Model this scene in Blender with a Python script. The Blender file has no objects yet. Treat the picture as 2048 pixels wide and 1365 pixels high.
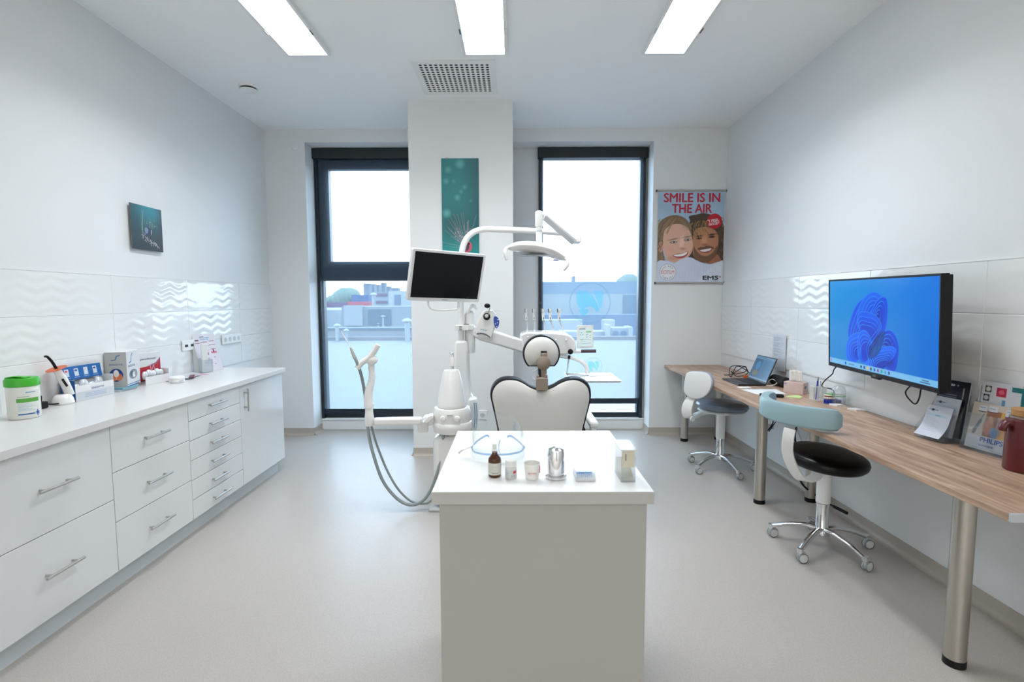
import bpy, bmesh, math, random
import numpy as np
from mathutils import Matrix, Vector, Euler, noise
random.seed(4)
SC = bpy.context.scene
COL = SC.collection
PI = math.pi

# ------------------------------------------------------------------ camera
CAM_H = 1.4
FPX = 1024.0
_p, _y, _r = .0798, -.0037, -.0028
FW = Vector((math.sin(_y) * math.cos(_p), math.cos(_y) * math.cos(_p), -math.sin(_p)))
_rt = Vector((math.cos(_y), -math.sin(_y), 0)); _up = _rt.cross(FW)
RT = _rt * math.cos(_r) + _up * math.sin(_r)
UP = -_rt * math.sin(_r) + _up * math.cos(_r)
cam = bpy.data.objects.new('camera', bpy.data.cameras.new('camera'))
COL.objects.link(cam); SC.camera = cam
cam.data.sensor_width = 36; cam.data.lens = 36 * FPX / 2048
cam.data.clip_start = .05; cam.data.clip_end = 600
cam.matrix_world = Matrix(((RT.x, UP.x, -FW.x, 0), (RT.y, UP.y, -FW.y, 0), (RT.z, UP.z, -FW.z, CAM_H), (0, 0, 0, 1)))
cam.data.dof.use_dof = True; cam.data.dof.focus_distance = 3.1; cam.data.dof.aperture_fstop = 3.2

def at(px, py, Y):
    """measured photo point -> place in the room at depth Y"""
    d = FW + RT * ((px - 1024) / FPX) - UP * ((py - 682.5) / FPX)
    return Vector((0, 0, CAM_H)) + d * (Y / d.y)

# ------------------------------------------------------------------ sky, exposure
SC.view_settings.view_transform = 'Standard'; SC.view_settings.look = 'None'
SC.view_settings.gamma = 1; SC.view_settings.exposure = 0.90
w = bpy.data.worlds.new('world'); SC.world = w; w.use_nodes = True
wn = w.node_tree; bgn = wn.nodes['Background']
tc = wn.nodes.new('ShaderNodeTexCoord'); sx = wn.nodes.new('ShaderNodeSeparateXYZ'); cr = wn.nodes.new('ShaderNodeValToRGB')
wn.links.new(tc.outputs['Generated'], sx.inputs[0]); wn.links.new(sx.outputs['Z'], cr.inputs[0]); wn.links.new(cr.outputs[0], bgn.inputs[0])
cr.color_ramp.elements[0].position = 0.0; cr.color_ramp.elements[0].color = (.88, .94, 1.0, 1)
cr.color_ramp.elements[1].position = .6; cr.color_ramp.elements[1].color = (.64, .81, 1.0, 1)
bgn.inputs['Strength'].default_value = 6.0
LAMP = 2.2; LAMP_W = 9.3; LAMP_FILL = 28; LAMP_SPREAD = 135      # ceiling panels above the room's far half, and added fill panels behind the camera

# ------------------------------------------------------------------ helpers
def lin(c):
    c = c / 255.0
    return c / 12.92 if c <= .04045 else ((c + .055) / 1.055) ** 2.4
def srgb(r, g, b): return (lin(r), lin(g), lin(b))
_m = {}
def M(name, col=(.8, .8, .8), rough=.5, metal=0, **k):
    if name in _m: return _m[name]
    m = bpy.data.materials.new(name); m.use_nodes = True
    b = m.node_tree.nodes['Principled BSDF']
    b.inputs['Base Color'].default_value = (*col, 1); b.inputs['Roughness'].default_value = rough; b.inputs['Metallic'].default_value = metal
    if 'spec' in k: b.inputs['Specular IOR Level'].default_value = k['spec']
    if 'coat' in k: b.inputs['Coat Weight'].default_value = k['coat']; b.inputs['Coat Roughness'].default_value = .08
    if 'trans' in k: b.inputs['Transmission Weight'].default_value = k['trans']; b.inputs['IOR'].default_value = k.get('ior', 1.45)
    if 'emit' in k: b.inputs['Emission Color'].default_value = (*k['emit'], 1); b.inputs['Emission Strength'].default_value = k.get('es', 1)
    if 'bump' in k:
        n = m.node_tree; t = n.nodes.new('ShaderNodeTexCoord'); no = n.nodes.new('ShaderNodeTexNoise'); bu = n.nodes.new('ShaderNodeBump')
        no.inputs['Scale'].default_value = k['bump'][0]; bu.inputs['Strength'].default_value = k['bump'][1]; bu.inputs['Distance'].default_value = .01
        n.links.new(t.outputs['Object'], no.inputs['Vector']); n.links.new(no.outputs[0], bu.inputs['Height']); n.links.new(bu.outputs[0], b.inputs['Normal'])
    _m[name] = m; return m
def clear(name, tint=(1, 1, 1), gl=.08, rough=.02, mixcol=None, mixf=0, tl=None):
    """thin clear sheet: transparent with a fresnel reflection, optionally a share of diffuse"""
    if name in _m: return _m[name]
    m = bpy.data.materials.new(name); m.use_nodes = True; n = m.node_tree; n.nodes.clear()
    o = n.nodes.new('ShaderNodeOutputMaterial'); t = n.nodes.new('ShaderNodeBsdfTransparent'); g = n.nodes.new('ShaderNodeBsdfGlossy')
    x = n.nodes.new('ShaderNodeMixShader'); f = n.nodes.new('ShaderNodeLayerWeight'); mt = n.nodes.new('ShaderNodeMath'); mt.operation = 'MULTIPLY_ADD'
    t.inputs[0].default_value = (*tint, 1); g.inputs['Roughness'].default_value = rough
    f.inputs[0].default_value = .15; mt.inputs[1].default_value = .7; mt.inputs[2].default_value = gl
    n.links.new(f.outputs['Facing'], mt.inputs[0]); n.links.new(mt.outputs[0], x.inputs[0]); n.links.new(t.outputs[0], x.inputs[1]); n.links.new(g.outputs[0], x.inputs[2])
    last = x
    if mixcol:
        d = n.nodes.new('ShaderNodeBsdfDiffuse'); d.inputs[0].default_value = (*mixcol, 1); y = n.nodes.new('ShaderNodeMixShader'); y.inputs[0].default_value = mixf
        n.links.new(x.outputs[0], y.inputs[1]); n.links.new(d.outputs[0], y.inputs[2]); last = y
    if tl:
        d = n.nodes.new('ShaderNodeBsdfTranslucent'); d.inputs[0].default_value = (*tl[0], 1); y = n.nodes.new('ShaderNodeMixShader'); y.inputs[0].default_value = tl[1]
        n.links.new(last.outputs[0], y.inputs[1]); n.links.new(d.outputs[0], y.inputs[2]); last = y
    n.links.new(last.outputs[0], o.inputs[0]); _m[name] = m; return m

class MB:
    def __init__(s): s.b = bmesh.new()
    def box(s, x0, x1, y0, y1, z0, z1, mat=None):
        v = [s.b.verts.new(mat @ Vector(p) if mat else p) for p in ((x0, y0, z0), (x1, y0, z0), (x1, y1, z0), (x0, y1, z0), (x0, y0, z1), (x1, y0, z1), (x1, y1, z1), (x0, y1, z1))]
        for f in ((3, 2, 1, 0), (4, 5, 6, 7), (0, 1, 5, 4), (1, 2, 6, 5), (2, 3, 7, 6), (3, 0, 4, 7)): s.b.faces.new([v[i] for i in f])
        return s
    def ring(s, c, ax, r, n=20, ref=None):
        ax = Vector(ax).normalized(); a = ref or (Vector((0, 0, 1)) if abs(ax.z) < .9 else Vector((1, 0, 0)))
        u = ax.cross(a).normalized(); v = ax.cross(u)
        rx, ry = r if isinstance(r, tuple) else (r, r)
        return [s.b.verts.new(Vector(c) + u * (rx * math.cos(2 * PI * i / n)) + v * (ry * math.sin(2 * PI * i / n))) for i in range(n)]
    def loft(s, rings, cap=True, closed=False):
        n = len(rings[0]); R = rings + ([rings[0]] if closed else [])
        for a, b in zip(R, R[1:]):
            for i in range(n): s.b.faces.new((a[i], a[(i + 1) % n], b[(i + 1) % n], b[i]))
        if cap and not closed: s.b.faces.new(rings[0][::-1]); s.b.faces.new(rings[-1])
        return s
    def cyl(s, p, q, r, r2=None, n=20):
        p, q = Vector(p), Vector(q); ax = q - p
        return s.loft([s.ring(p, ax, r, n), s.ring(q, ax, r if r2 is None else r2, n)])
    def lathe(s, c, prof, n=28, ax=(0, 0, 1), cap=True):
        c = Vector(c); ax = Vector(ax).normalized()
        return s.loft([s.ring(c + ax * h, ax, max(r, 1e-4), n) for r, h in prof], cap)
    def tube(s, pts, r, n=12, sm=6, cap=True):
        pts = [Vector(p) for p in pts]
        if sm and len(pts) > 2: pts = crom(pts, sm)
        rr = r if callable(r) else (lambda t: r)
        ref = None; rings = []
        for i, p in enumerate(pts):
            d = (pts[min(i + 1, len(pts) - 1)] - pts[max(i - 1, 0)]).normalized()
            if ref is None: ref = Vector((0, 0, 1)) if abs(d.z) < .9 else Vector((1, 0, 0))
            u = d.cross(ref).normalized(); ref = u.cross(d).normalized()
            k = rr(i / (len(pts) - 1)); rx, ry = k if isinstance(k, tuple) else (k, k)
            rings.append([s.b.verts.new(p + u * (rx * math.cos(2 * PI * j / n)) + ref * (ry * math.sin(2 * PI * j / n))) for j in range(n)])
        return s.loft(rings, cap)
    def prism(s, pts, off, c=True):
        """closed outline (3-D points) extruded by vector off"""
        off = Vector(off); a = [s.b.verts.new(Vector(p)) for p in pts]; b = [s.b.verts.new(Vector(p) + off) for p in pts]
        n = len(a)
        for i in range(n): s.b.faces.new((a[i], a[(i + 1) % n], b[(i + 1) % n], b[i]))
        s.b.faces.new(a[::-1]); s.b.faces.new(b); return s
    def quad(s, *p): s.b.faces.new([s.b.verts.new(Vector(q)) for q in p]); return s
    def ell(s, c, r, n=20, m=12, mat=None):
        rx, ry, rz = r if isinstance(r, tuple) else (r, r, r); c = Vector(c); rings = []
        for j in range(1, m):
            t = PI * j / m
            rings.append([s.b.verts.new(c + (mat or Matrix.Identity(3)) @ Vector((rx * math.sin(t) * math.cos(2 * PI * i / n), ry * math.sin(t) * math.sin(2 * PI * i / n), -rz * math.cos(t)))) for i in range(n)])
        return s.loft(rings)
def crom(P, k=6):
    out = []
    for i in range(len(P) - 1):
        a, b, c, d = P[max(i - 1, 0)], P[i], P[i + 1], P[min(i + 2, len(P) - 1)]
        for j in range(k):
            t = j / k
            out.append(.5 * ((2 * b) + (c - a) * t + (2 * a - 5 * b + 4 * c - d) * t * t + (3 * b - a - 3 * c + d) * t ** 3))
    out.append(P[-1]); return out
def crom_closed(P, k=6):
    out = []; n = len(P)
    for i in range(n):
        a, b, c, d = P[i - 1], P[i], P[(i + 1) % n], P[(i + 2) % n]
        for j in range(k):
            t = j / k
            out.append(.5 * ((2 * b) + (c - a) * t + (2 * a - 5 * b + 4 * c - d) * t * t + (3 * b - a - 3 * c + d) * t ** 3))
    return out

WM = {}
def thing(name, label, cat, loc=(0, 0, 0), rotz=0, group=None):
    o = bpy.data.objects.new(name, None); COL.objects.link(o); o.empty_display_size = .05
    o.location = loc; o.rotation_euler = (0, 0, rotz); WM[o.name] = Matrix.Translation(Vector(loc)) @ Matrix.Rotation(rotz, 4, 'Z')
    o['label'] = label; o['category'] = cat
    if group: o['group'] = group
    return o
def link(name, me, mat, parent=None, label=None, cat=None, group=None, kind=None, bevel=0, sharp=38, sub=0):
    me.materials.clear()
    for m in (mat if isinstance(mat, (list, tuple)) else [mat]): me.materials.append(m)
    o = bpy.data.objects.new(name, me); COL.objects.link(o)
    if parent:
        o.parent = parent; W = WM[parent.name]; me.transform(W.inverted()); WM[o.name] = W
    else:
        co = np.empty(len(me.vertices) * 3, np.float32); me.vertices.foreach_get('co', co); co = co.reshape(-1, 3)
        c = Vector(((co[:, 0].min() + co[:, 0].max()) / 2, (co[:, 1].min() + co[:, 1].max()) / 2, co[:, 2].min()))
        me.transform(Matrix.Translation(-c)); o.location = c; WM[o.name] = Matrix.Translation(c)
    me.polygons.foreach_set('use_smooth', [True] * len(me.polygons)); me.set_sharp_from_angle(angle=math.radians(sharp)); me.update()
    if label: o['label'] = label
    if cat: o['category'] = cat
    if group: o['group'] = group
    if kind: o['kind'] = kind
    if bevel:
        b = o.modifiers.new('bevel', 'BEVEL'); b.width = bevel; b.segments = 2; b.limit_method = 'ANGLE'; b.angle_limit = math.radians(40)
    if sub:
        b = o.modifiers.new('sub', 'SUBSURF'); b.levels = sub; b.render_levels = sub
    return o
def obj(name, mb, mat, parent=None, **k):
    bmesh.ops.recalc_face_normals(mb.b, faces=mb.b.faces[:])
    me = bpy.data.meshes.new(name); mb.b.to_mesh(me); mb.b.free()
    return link(name, me, mat, parent, **k)
def frame(o, u, v):
    """local x=u, y=v, z = u x v, at o"""
    u = Vector(u).normalized(); n = u.cross(Vector(v)).normalized(); v = n.cross(u); o = Vector(o)
    return Matrix(((u.x, v.x, n.x, o.x), (u.y, v.y, n.y, o.y), (u.z, v.z, n.z, o.z), (0, 0, 0, 1)))
def text(name, s, F, x, y, wd, ht, mat, parent, lift=.0006, bold=0, skew=0, fat=0, **k):
    """lettering whose box is wd x ht, lower left corner at (x,y) of frame F"""
    c = bpy.data.curves.new(name, 'FONT'); c.body = s; c.resolution_u = 3; c.offset = bold * .3; c.space_line = .9; c.align_x = k.pop('align', 'LEFT')
    t = bpy.data.objects.new('t', c); COL.objects.link(t); dg = bpy.context.evaluated_depsgraph_get()
    me = bpy.data.meshes.new_from_object(t.evaluated_get(dg)); bpy.data.objects.remove(t); bpy.data.curves.remove(c)
    co = np.empty(len(me.vertices) * 3, np.float32); me.vertices.foreach_get('co', co); co = co.reshape(-1, 3)
    a = co.min(0); b = co.max(0); fx = wd / (b[0] - a[0]); fy = ht / (b[1] - a[1])
    co[:, 0] = (co[:, 0] - a[0]) * fx + x; co[:, 1] = (co[:, 1] - a[1]) * fy + y; co[:, 0] += (co[:, 1] - y) * skew; co[:, 2] = lift
    if fat:      # heavier strokes: the same letters laid again a hair apart
        fs = [tuple(p.vertices) for p in me.polygons]; nv = len(co); V = []; Fc = []
        for i, (dx, dy) in enumerate(((-fat, 0), (fat, 0), (0, -fat * .8), (0, fat * .8), (0, 0))):
            V += [(p[0] + dx, p[1] + dy, p[2] + i * .00004) for p in co]; Fc += [tuple(v + nv * i for v in f_) for f_ in fs]
        bpy.data.meshes.remove(me); me = bpy.data.meshes.new(name); me.from_pydata(V, [], Fc); me.update()
    else: me.vertices.foreach_set('co', co.ravel())
    me.transform(F); me.name = name
    return link(name, me, mat, parent, **k)

class Cv:
    """a printed picture, painted as colours on a fine flat grid (W x H metres)"""
    def __init__(s, W, H, nx, col=(255, 255, 255)):
        s.W, s.H = W, H; s.nx = nx; s.ny = max(2, int(nx * H / W)); s.X, s.Y = np.meshgrid(np.linspace(0, W, s.nx), np.linspace(0, H, s.ny))
        s.C = np.ones((s.ny, s.nx, 3)) * np.array(srgb(*col)); s.px = W / (nx - 1)
    def mix(s, a, col):
        a = np.clip(a, 0, 1)[..., None]; s.C = s.C * (1 - a) + np.array(srgb(*col)) * a; return s
    def ell(s, x, y, rx, ry, col, rot=0, soft=1.0, a=1):
        c, q = math.cos(rot), math.sin(rot); dx, dy = s.X - x, s.Y - y
        d = np.sqrt(((dx * c + dy * q) / rx) ** 2 + ((-dx * q + dy * c) / ry) ** 2)
        return s.mix(a * ((1 - d) * min(rx, ry) / (s.px * soft) + .5), col)
    def rect(s, x0, y0, x1, y1, col, a=1, soft=.6):
        d = np.minimum(np.minimum(s.X - x0, x1 - s.X), np.minimum(s.Y - y0, y1 - s.Y)); return s.mix(a * (d / (s.px * soft) + .5), col)
    def line(s, P, wd, col, a=1, soft=1.0):
        m = np.full(s.X.shape, 9.)
        for (x0, y0), (x1, y1) in zip(P, P[1:]):
            dx, dy = x1 - x0, y1 - y0; L = dx * dx + dy * dy + 1e-12; t = np.clip(((s.X - x0) * dx + (s.Y - y0) * dy) / L, 0, 1)
            m = np.minimum(m, np.hypot(s.X - x0 - t * dx, s.Y - y0 - t * dy))
        return s.mix(a * ((wd / 2 - m) / (s.px * soft) + .5), col)
    def poly(s, P, col, a=1, smooth=0):
        if smooth: P = [(p.x, p.y) for p in crom_closed([Vector((x, y, 0)) for x, y in P], smooth)]
        m = np.zeros(s.X.shape, bool); n = len(P)
        for i in range(n):
            (x0, y0), (x1, y1) = P[i], P[(i + 1) % n]
            if y0 == y1: continue
            c = ((y0 > s.Y) != (y1 > s.Y)) & (s.X < (x1 - x0) * (s.Y - y0) / (y1 - y0) + x0); m ^= c
        return s.mix(m * a, col)
    def grad(s, fn):
        s.C = fn(s.X / s.W, s.Y / s.H); return s
    def mesh(s, F, lift=.0003, name='print'):
        n, k = s.nx, s.ny; co = np.stack([s.X, s.Y, np.full(s.X.shape, lift)], -1).reshape(-1, 3)
        i = np.arange((k - 1) * (n - 1)); r = i // (n - 1); c = i % (n - 1); a = r * n + c
        q = np.stack([a, a + 1, a + n + 1, a + n], 1).astype(np.int32)
        me = bpy.data.meshes.new(name); me.vertices.add(n * k); me.vertices.foreach_set('co', co.ravel().astype(np.float32))
        me.loops.add(q.size); me.loops.foreach_set('vertex_index', q.ravel()); me.polygons.add(len(q))
        me.polygons.foreach_set('loop_start', np.arange(0, q.size, 4, dtype=np.int32)); me.polygons.foreach_set('loop_total', np.full(len(q), 4, np.int32))
        me.update(); at_ = me.color_attributes.new('ink', 'FLOAT_COLOR', 'POINT')
        at_.data.foreach_set('color', np.concatenate([s.C.reshape(-1, 3), np.ones((n * k, 1))], 1).ravel().astype(np.float32))
        me.transform(F); return me
def ink(name, rough=.5, screen=0):
    if name in _m: return _m[name]
    m = M(name, rough=rough); n = m.node_tree; a = n.nodes.new('ShaderNodeAttribute'); a.attribute_name = 'ink'; b = n.nodes['Principled BSDF']
    if screen:
        b.inputs['Base Color'].default_value = (.01, .01, .012, 1); b.inputs['Specular IOR Level'].default_value = .25; n.links.new(a.outputs['Color'], b.inputs['Emission Color']); b.inputs['Emission Strength'].default_value = screen
    else: n.links.new(a.outputs['Color'], b.inputs['Base Color'])
    return m

# ------------------------------------------------------------------ materials
WALL = M('wall_paint', (.77, .785, .79), .5, bump=(120, .03))
CEIL = M('ceiling_paint', (.90, .915, .915), .7)
COLP = WALL
TILE = M('tile_glaze', (.80, .82, .82), .08, spec=.6)
LAQ = M('white_lacquer', (.72, .735, .735), .10, coat=.4)
TOPW = M('worktop_white', (.70, .70, .69), .28)
ISLT = M('island_top', (.93, .93, .925), .38, spec=.55)
ISLE = M('island_edge_shade', (.46, .46, .44), .45)
ISL = M('island_laminate', (.40, .395, .37), .45)
PLIN = M('plinth_grey', (.60, .64, .66), .35)
STEEL = M('brushed_steel', (.52, .50, .47), .32, 1)
LEGM = M('satin_leg', (.52, .49, .44), .34, 1)
CHROME = M('chrome', (.75, .76, .78), .10, 1)
BLACK = M('black_plastic', (.004, .004, .005), .45, spec=.3)
BLKC = M('black_cable', (.006, .006, .008), .5, spec=.3)
WHP = M('white_plastic', (.82, .83, .82), .28)
WHP2 = M('unit_white', (.84, .84, .83), .2, coat=.3)
GRP = M('light_grey_plastic', (.55, .57, .58), .4)
ANTH = M('anthracite_frame', (.010, .020, .030), .35)
ACR = clear('clear_acrylic', (.97, .985, .99), .06, .03, (.8, .85, .9), .10)
GLASS = clear('window_glass', (.93, .97, .98), .03, .0)
ACR2 = clear('clear_lid', (.985, .99, .995), .015, .03, (.8, .85, .9), .02)
PAPER = M('paper', (.80, .81, .83), .7)
EMI = M('lamp_diffuser', (.9, .9, .9), .5, emit=(.96, .985, 1), es=LAMP)

# floor: speckled vinyl
FLOORM = M('floor_vinyl', (.60, .57, .53), .36, spec=.4)
n = FLOORM.node_tree; b = n.nodes['Principled BSDF']; t = n.nodes.new('ShaderNodeTexCoord')
a1 = n.nodes.new('ShaderNodeTexNoise'); a1.inputs['Scale'].default_value = 260; a1.inputs['Detail'].default_value = 3
r1 = n.nodes.new('ShaderNodeValToRGB'); r1.color_ramp.elements[0].position = .36; r1.color_ramp.elements[0].color = (*srgb(169, 164, 158), 1)
r1.color_ramp.elements[1].position = .62; r1.color_ramp.elements[1].color = (*srgb(184, 178, 172), 1)
n.links.new(t.outputs['Object'], a1.inputs['Vector']); n.links.new(a1.outputs[0], r1.inputs[0]); n.links.new(r1.outputs[0], b.inputs['Base Color'])
bu = n.nodes.new('ShaderNodeBump'); bu.inputs['Strength'].default_value = .03; bu.inputs['Distance'].default_value = .004
n.links.new(a1.outputs[0], bu.inputs['Height']); n.links.new(bu.outputs[0], b.inputs['Normal'])
SKIRT = M('skirting_vinyl', srgb(178, 170, 160), .35)

# desk: pale oak decor, grain along the desk
OAK = M('oak_decor', (.5, .35, .24), .42)
n = OAK.node_tree; b = n.nodes['Principled BSDF']; t = n.nodes.new('ShaderNodeTexCoord'); mp = n.nodes.new('ShaderNodeMapping'); mp.inputs['Scale'].default_value = (9, .9, 9)
a1 = n.nodes.new('ShaderNodeTexNoise'); a1.inputs['Scale'].default_value = 2.4; a1.inputs['Detail'].default_value = 8; a1.inputs['Distortion'].default_value = 1.2
mp2 = n.nodes.new('ShaderNodeMapping'); mp2.inputs['Scale'].default_value = (90, 3, 90); a2 = n.nodes.new('ShaderNodeTexNoise'); a2.inputs['Scale'].default_value = 3
r1 = n.nodes.new('ShaderNodeValToRGB'); e = r1.color_ramp.elements; e[0].position = .33; e[0].color = (*srgb(150, 118, 96), 1); e[1].position = .66; e[1].color = (*srgb(196, 166, 141), 1)
mx = n.nodes.new('ShaderNodeMixRGB'); mx.blend_type = 'OVERLAY'; mx.inputs[0].default_value = .35
n.links.new(t.outputs['Object'], mp.inputs[0]); n.links.new(mp.outputs[0], a1.inputs['Vector']); n.links.new(t.outputs['Object'], mp2.inputs[0]); n.links.new(mp2.outputs[0], a2.inputs['Vector'])
n.links.new(a1.outputs[0], r1.inputs[0]); n.links.new(r1.outputs[0], mx.inputs[1]); n.links.new(a2.outputs[0], mx.inputs[2]); n.links.new(mx.outputs[0], b.inputs['Base Color'])

# ------------------------------------------------------------------ room shell
L, R, D, C = -2.49, 2.132, 5.242, 3.10
YB, YN = -4.6, 5.50                       # rear wall, back of the window niche
NL, NR, NT = -2.085, 1.40, 2.975          # niche
CL, CR_, CY = -.905, -.005, 4.524         # column
def st(name, mb, mat, **k): return obj(name, mb, mat, kind='structure', **k)
st('floor', MB().box(L - .1, R + .1, YB - .1, YN + .12, -.12, 0), FLOORM)
st('ceiling', MB().box(L - .1, R + .1, YB - .1, D + .5, C, C + .12), CEIL)
st('wall_left', MB().box(L - .12, L, YB, D + .4, 0, C), WALL)
st('wall_right', MB().box(R, R + .12, YB, D + .4, 0, C), WALL)
st('wall_rear', MB().box(L, R, YB - .12, YB, 0, C), WALL)
WL0, WL1, WR0, WR1, WZ0, WZ1 = -2.085, -.965, .262, 1.382, .125, 2.99
mb = MB().box(L, NL, D, YN + .14, 0, C).box(NR, R, D, YN + .14, 0, C).box(NL, NR, D, YN + .14, NT, C)
mb.box(WL1, WR0, YN, YN + .14, 0, NT).box(NL, WL1, YN + .03, YN + .14, 0, WZ0).box(WR0, NR, YN + .03, YN + .14, 0, WZ0).box(WR1, NR, YN, YN + .14, WZ0, NT)
st('wall_back', mb, WALL)
dr = MB().box(.35, 1.25, YB + .0005, YB + .045, 0.002, 2.10); st('door_added', dr, M('added_rear_door', (.05, .04, .035), .5), bevel=.003)  # unseen door, added for its dark reflection in the chrome dome
st('wall_column', MB().box(CL, CR_, CY, YN + .01, 0, C), COLP)
# sills and coved skirting
for i, (a, b_) in enumerate(((NL, CL + .02), (CR_, NR))):
    st('trim_%d' % (i + 1), MB().box(a, b_, YN - .035, YN + .04, .0, .105).box(a, b_, YN - .045, YN + .04, .105, .125), M('sill_white', (.78, .8, .8), .3), bevel=.004)
def skirt(name, p, q, nrm, h=.075):
    p, q, nr = Vector(p), Vector(q), Vector(nrm); prof = [(0, h), (.004, h), (.004, .03), (.008, .014), (.018, .004), (.03, .0005), (0, .0005)]
    m = MB(); a = [m.b.verts.new(p + nr * d + Vector((0, 0, z))) for d, z in prof]; b = [m.b.verts.new(q + nr * d + Vector((0, 0, z))) for d, z in prof]
    for i in range(len(a)): m.b.faces.new((a[i], a[(i + 1) % len(a)], b[(i + 1) % len(a)], b[i]))
    m.b.faces.new(a); m.b.faces.new(b[::-1]); st(name, m, SKIRT)
skirt('baseboard_right', (R, YB, 0), (R, D, 0), (-1, 0, 0))
skirt('baseboard_back', (NR, D, 0), (R, D, 0), (0, -1, 0)); skirt('baseboard_back_left', (L, D, 0), (NL, D, 0), (0, -1, 0))
skirt('baseboard_niche_left', (NL, D, 0), (NL, YN, 0), (1, 0, 0)); skirt('baseboard_niche_right', (NR, D, 0), (NR, YN, 0), (-1, 0, 0))
skirt('baseboard_column', (CL, CY, 0), (CR_, CY, 0), (0, -1, 0)); skirt('baseboard_column_left', (CL, CY, 0), (CL, YN, 0), (-1, 0, 0)); skirt('baseboard_column_right', (CR_, CY, 0), (CR_, YN, 0), (1, 0, 0))
skirt('baseboard_left', (L, YB, 0), (L, 1.7, 0), (1, 0, 0)); skirt('baseboard_rear', (L, YB, 0), (.34, YB, 0), (0, 1, 0)); skirt('baseboard_rear_right', (1.26, YB, 0), (R, YB, 0), (0, 1, 0))

# relief tiles, three courses on each long wall
def tiles(name, X, sgn, y0, y1, ztop, rows, joints, rh=.2395):
    st_ = .009; H = rows * rh; off = (-.0032, -.0015, .0015, .0032)
    ya = np.arange(y0, y1, st_); jj = [j for j in joints if y0 + .01 < j < y1 - .01]; ya = ya[np.min(np.abs(ya[:, None] - np.array(jj)[None]), 1) > .0045]; ya = np.unique(np.concatenate([ya, [y0, y1]] + [[j + o for o in off] for j in jj]))
    za = np.arange(ztop - H, ztop, st_); kk = [ztop - rh * k for k in range(1, rows)]; za = za[np.min(np.abs(za[:, None] - np.array(kk)[None]), 1) > .0045]; za = np.unique(np.concatenate([za, [ztop - H, ztop - .004, ztop]] + [[k + o for o in off] for k in kk]))
    ny, nz = len(ya), len(za); Y, Z = np.meshgrid(ya, za)
    tri = lambda t: np.abs((t % 1) - .5) * 2
    ph = (ztop - Z) % rh; q = ph / rh
    env = np.clip(np.sin(q * PI) * 2.2, 0, 1)
    h = .0027 * tri((Z - ztop) / .06 + .55 * tri(Y / .19) + .12 * np.sin(Y * 5)) * env * (.55 + .45 * np.sin(Y * 7.3 + np.floor((ztop - Z) / rh) * 2))
    x = .008 + h
    g = np.minimum.reduce([np.abs(Y - j) for j in joints] + [np.minimum(ph, rh - ph) + (ph < 0) * 9])
    x = np.where((g < .0017), .0058, x); x = np.where(ztop - Z < .004, .010, x)
    co = np.stack([X + sgn * x, Y, Z], -1).reshape(-1, 3); me = bpy.data.meshes.new(name)
    i = np.arange((nz - 1) * (ny - 1)); r = i // (ny - 1); c = i % (ny - 1); a = r * ny + c
    q4 = np.stack([a, a + 1, a + ny + 1, a + ny], 1) if sgn < 0 else np.stack([a, a + ny, a + ny + 1, a + 1], 1)
    V = [tuple(p) for p in co]; F_ = [tuple(int(k) for k in f) for f in q4]
    # closed edges back to the wall
    per = list(range(0, ny)) + [k * ny + ny - 1 for k in range(1, nz)] + [(nz - 1) * ny + k for k in range(ny - 2, -1, -1)] + [k * ny for k in range(nz - 2, 0, -1)]
    base = len(V); V += [(X, V[k][1], V[k][2]) for k in per]
    for j in range(len(per)): F_.append((per[j], base + j, base + (j + 1) % len(per), per[(j + 1) % len(per)]))
    me.from_pydata(V, [], F_); me.update()
    link(name, me, TILE, kind='structure', sharp=25)
tiles('trim_3', L, 1, YB + .01, D, 1.560, 3, [-.5 + .733 * k for k in range(-6, 9)] + [])
tiles('trim_4', R, -1, YB + .01, D - .01, 1.572, 3, [2.32 + .758 * k for k in range(-10, 4)])

# ------------------------------------------------------------------ windows and blinds
def rect_frame(m, x0, x1, z0, z1, y0, y1, wl, wr, wb, wt):
    m.box(x0, x0 + wl, y0, y1, z0, z1).box(x1 - wr, x1, y0, y1, z0, z1).box(x0 + wl, x1 - wr, y0, y1, z0, z0 + wb).box(x0 + wl, x1 - wr, y0, y1, z1 - wt, z1); return m
def win(name, x0, x1, split):
    wd = thing(name, '', '', (x0, YN + .05, WZ0)); del wd['label']; del wd['category']; wd['kind'] = 'structure'
    obj('window_frame', rect_frame(MB(), x0, x1, WZ0, NT, YN, YN + .08, .05, .05, .055, .10), ANTH, wd, bevel=.003)
    if split:
        zs = 1.70; obj('transom', MB().box(x0 + .05, x1 - .05, YN, YN + .08, zs - .09, zs + .03), ANTH, wd, bevel=.003)
        obj('window_sash', rect_frame(MB(), x0 + .05, x1 - .05, zs + .03, NT - .10, YN + .005, YN + .085, .085, .085, .085, .10), ANTH, wd, bevel=.004)
        obj('window_pane', MB().box(x0 + .13, x1 - .13, YN + .04, YN + .046, zs + .11, NT - .19), GLASS, wd)
        obj('window_pane', MB().box(x0 + .05, x1 - .05, YN + .04, YN + .046, WZ0 + .055, zs - .09), GLASS, wd)
    else:
        obj('window_pane', MB().box(x0 + .05, x1 - .05, YN + .05, YN + .056, WZ0 + .055, NT - .10), GLASS, wd)
win('window_1', WL0, WL1, True); win('window_2', WR0, WR1, False)
MESH = clear('screen_mesh', (.92, .96, 1.0), .0, .5, (.12, .17, .24), .20, ((.50, .56, .62), .06))
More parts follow.
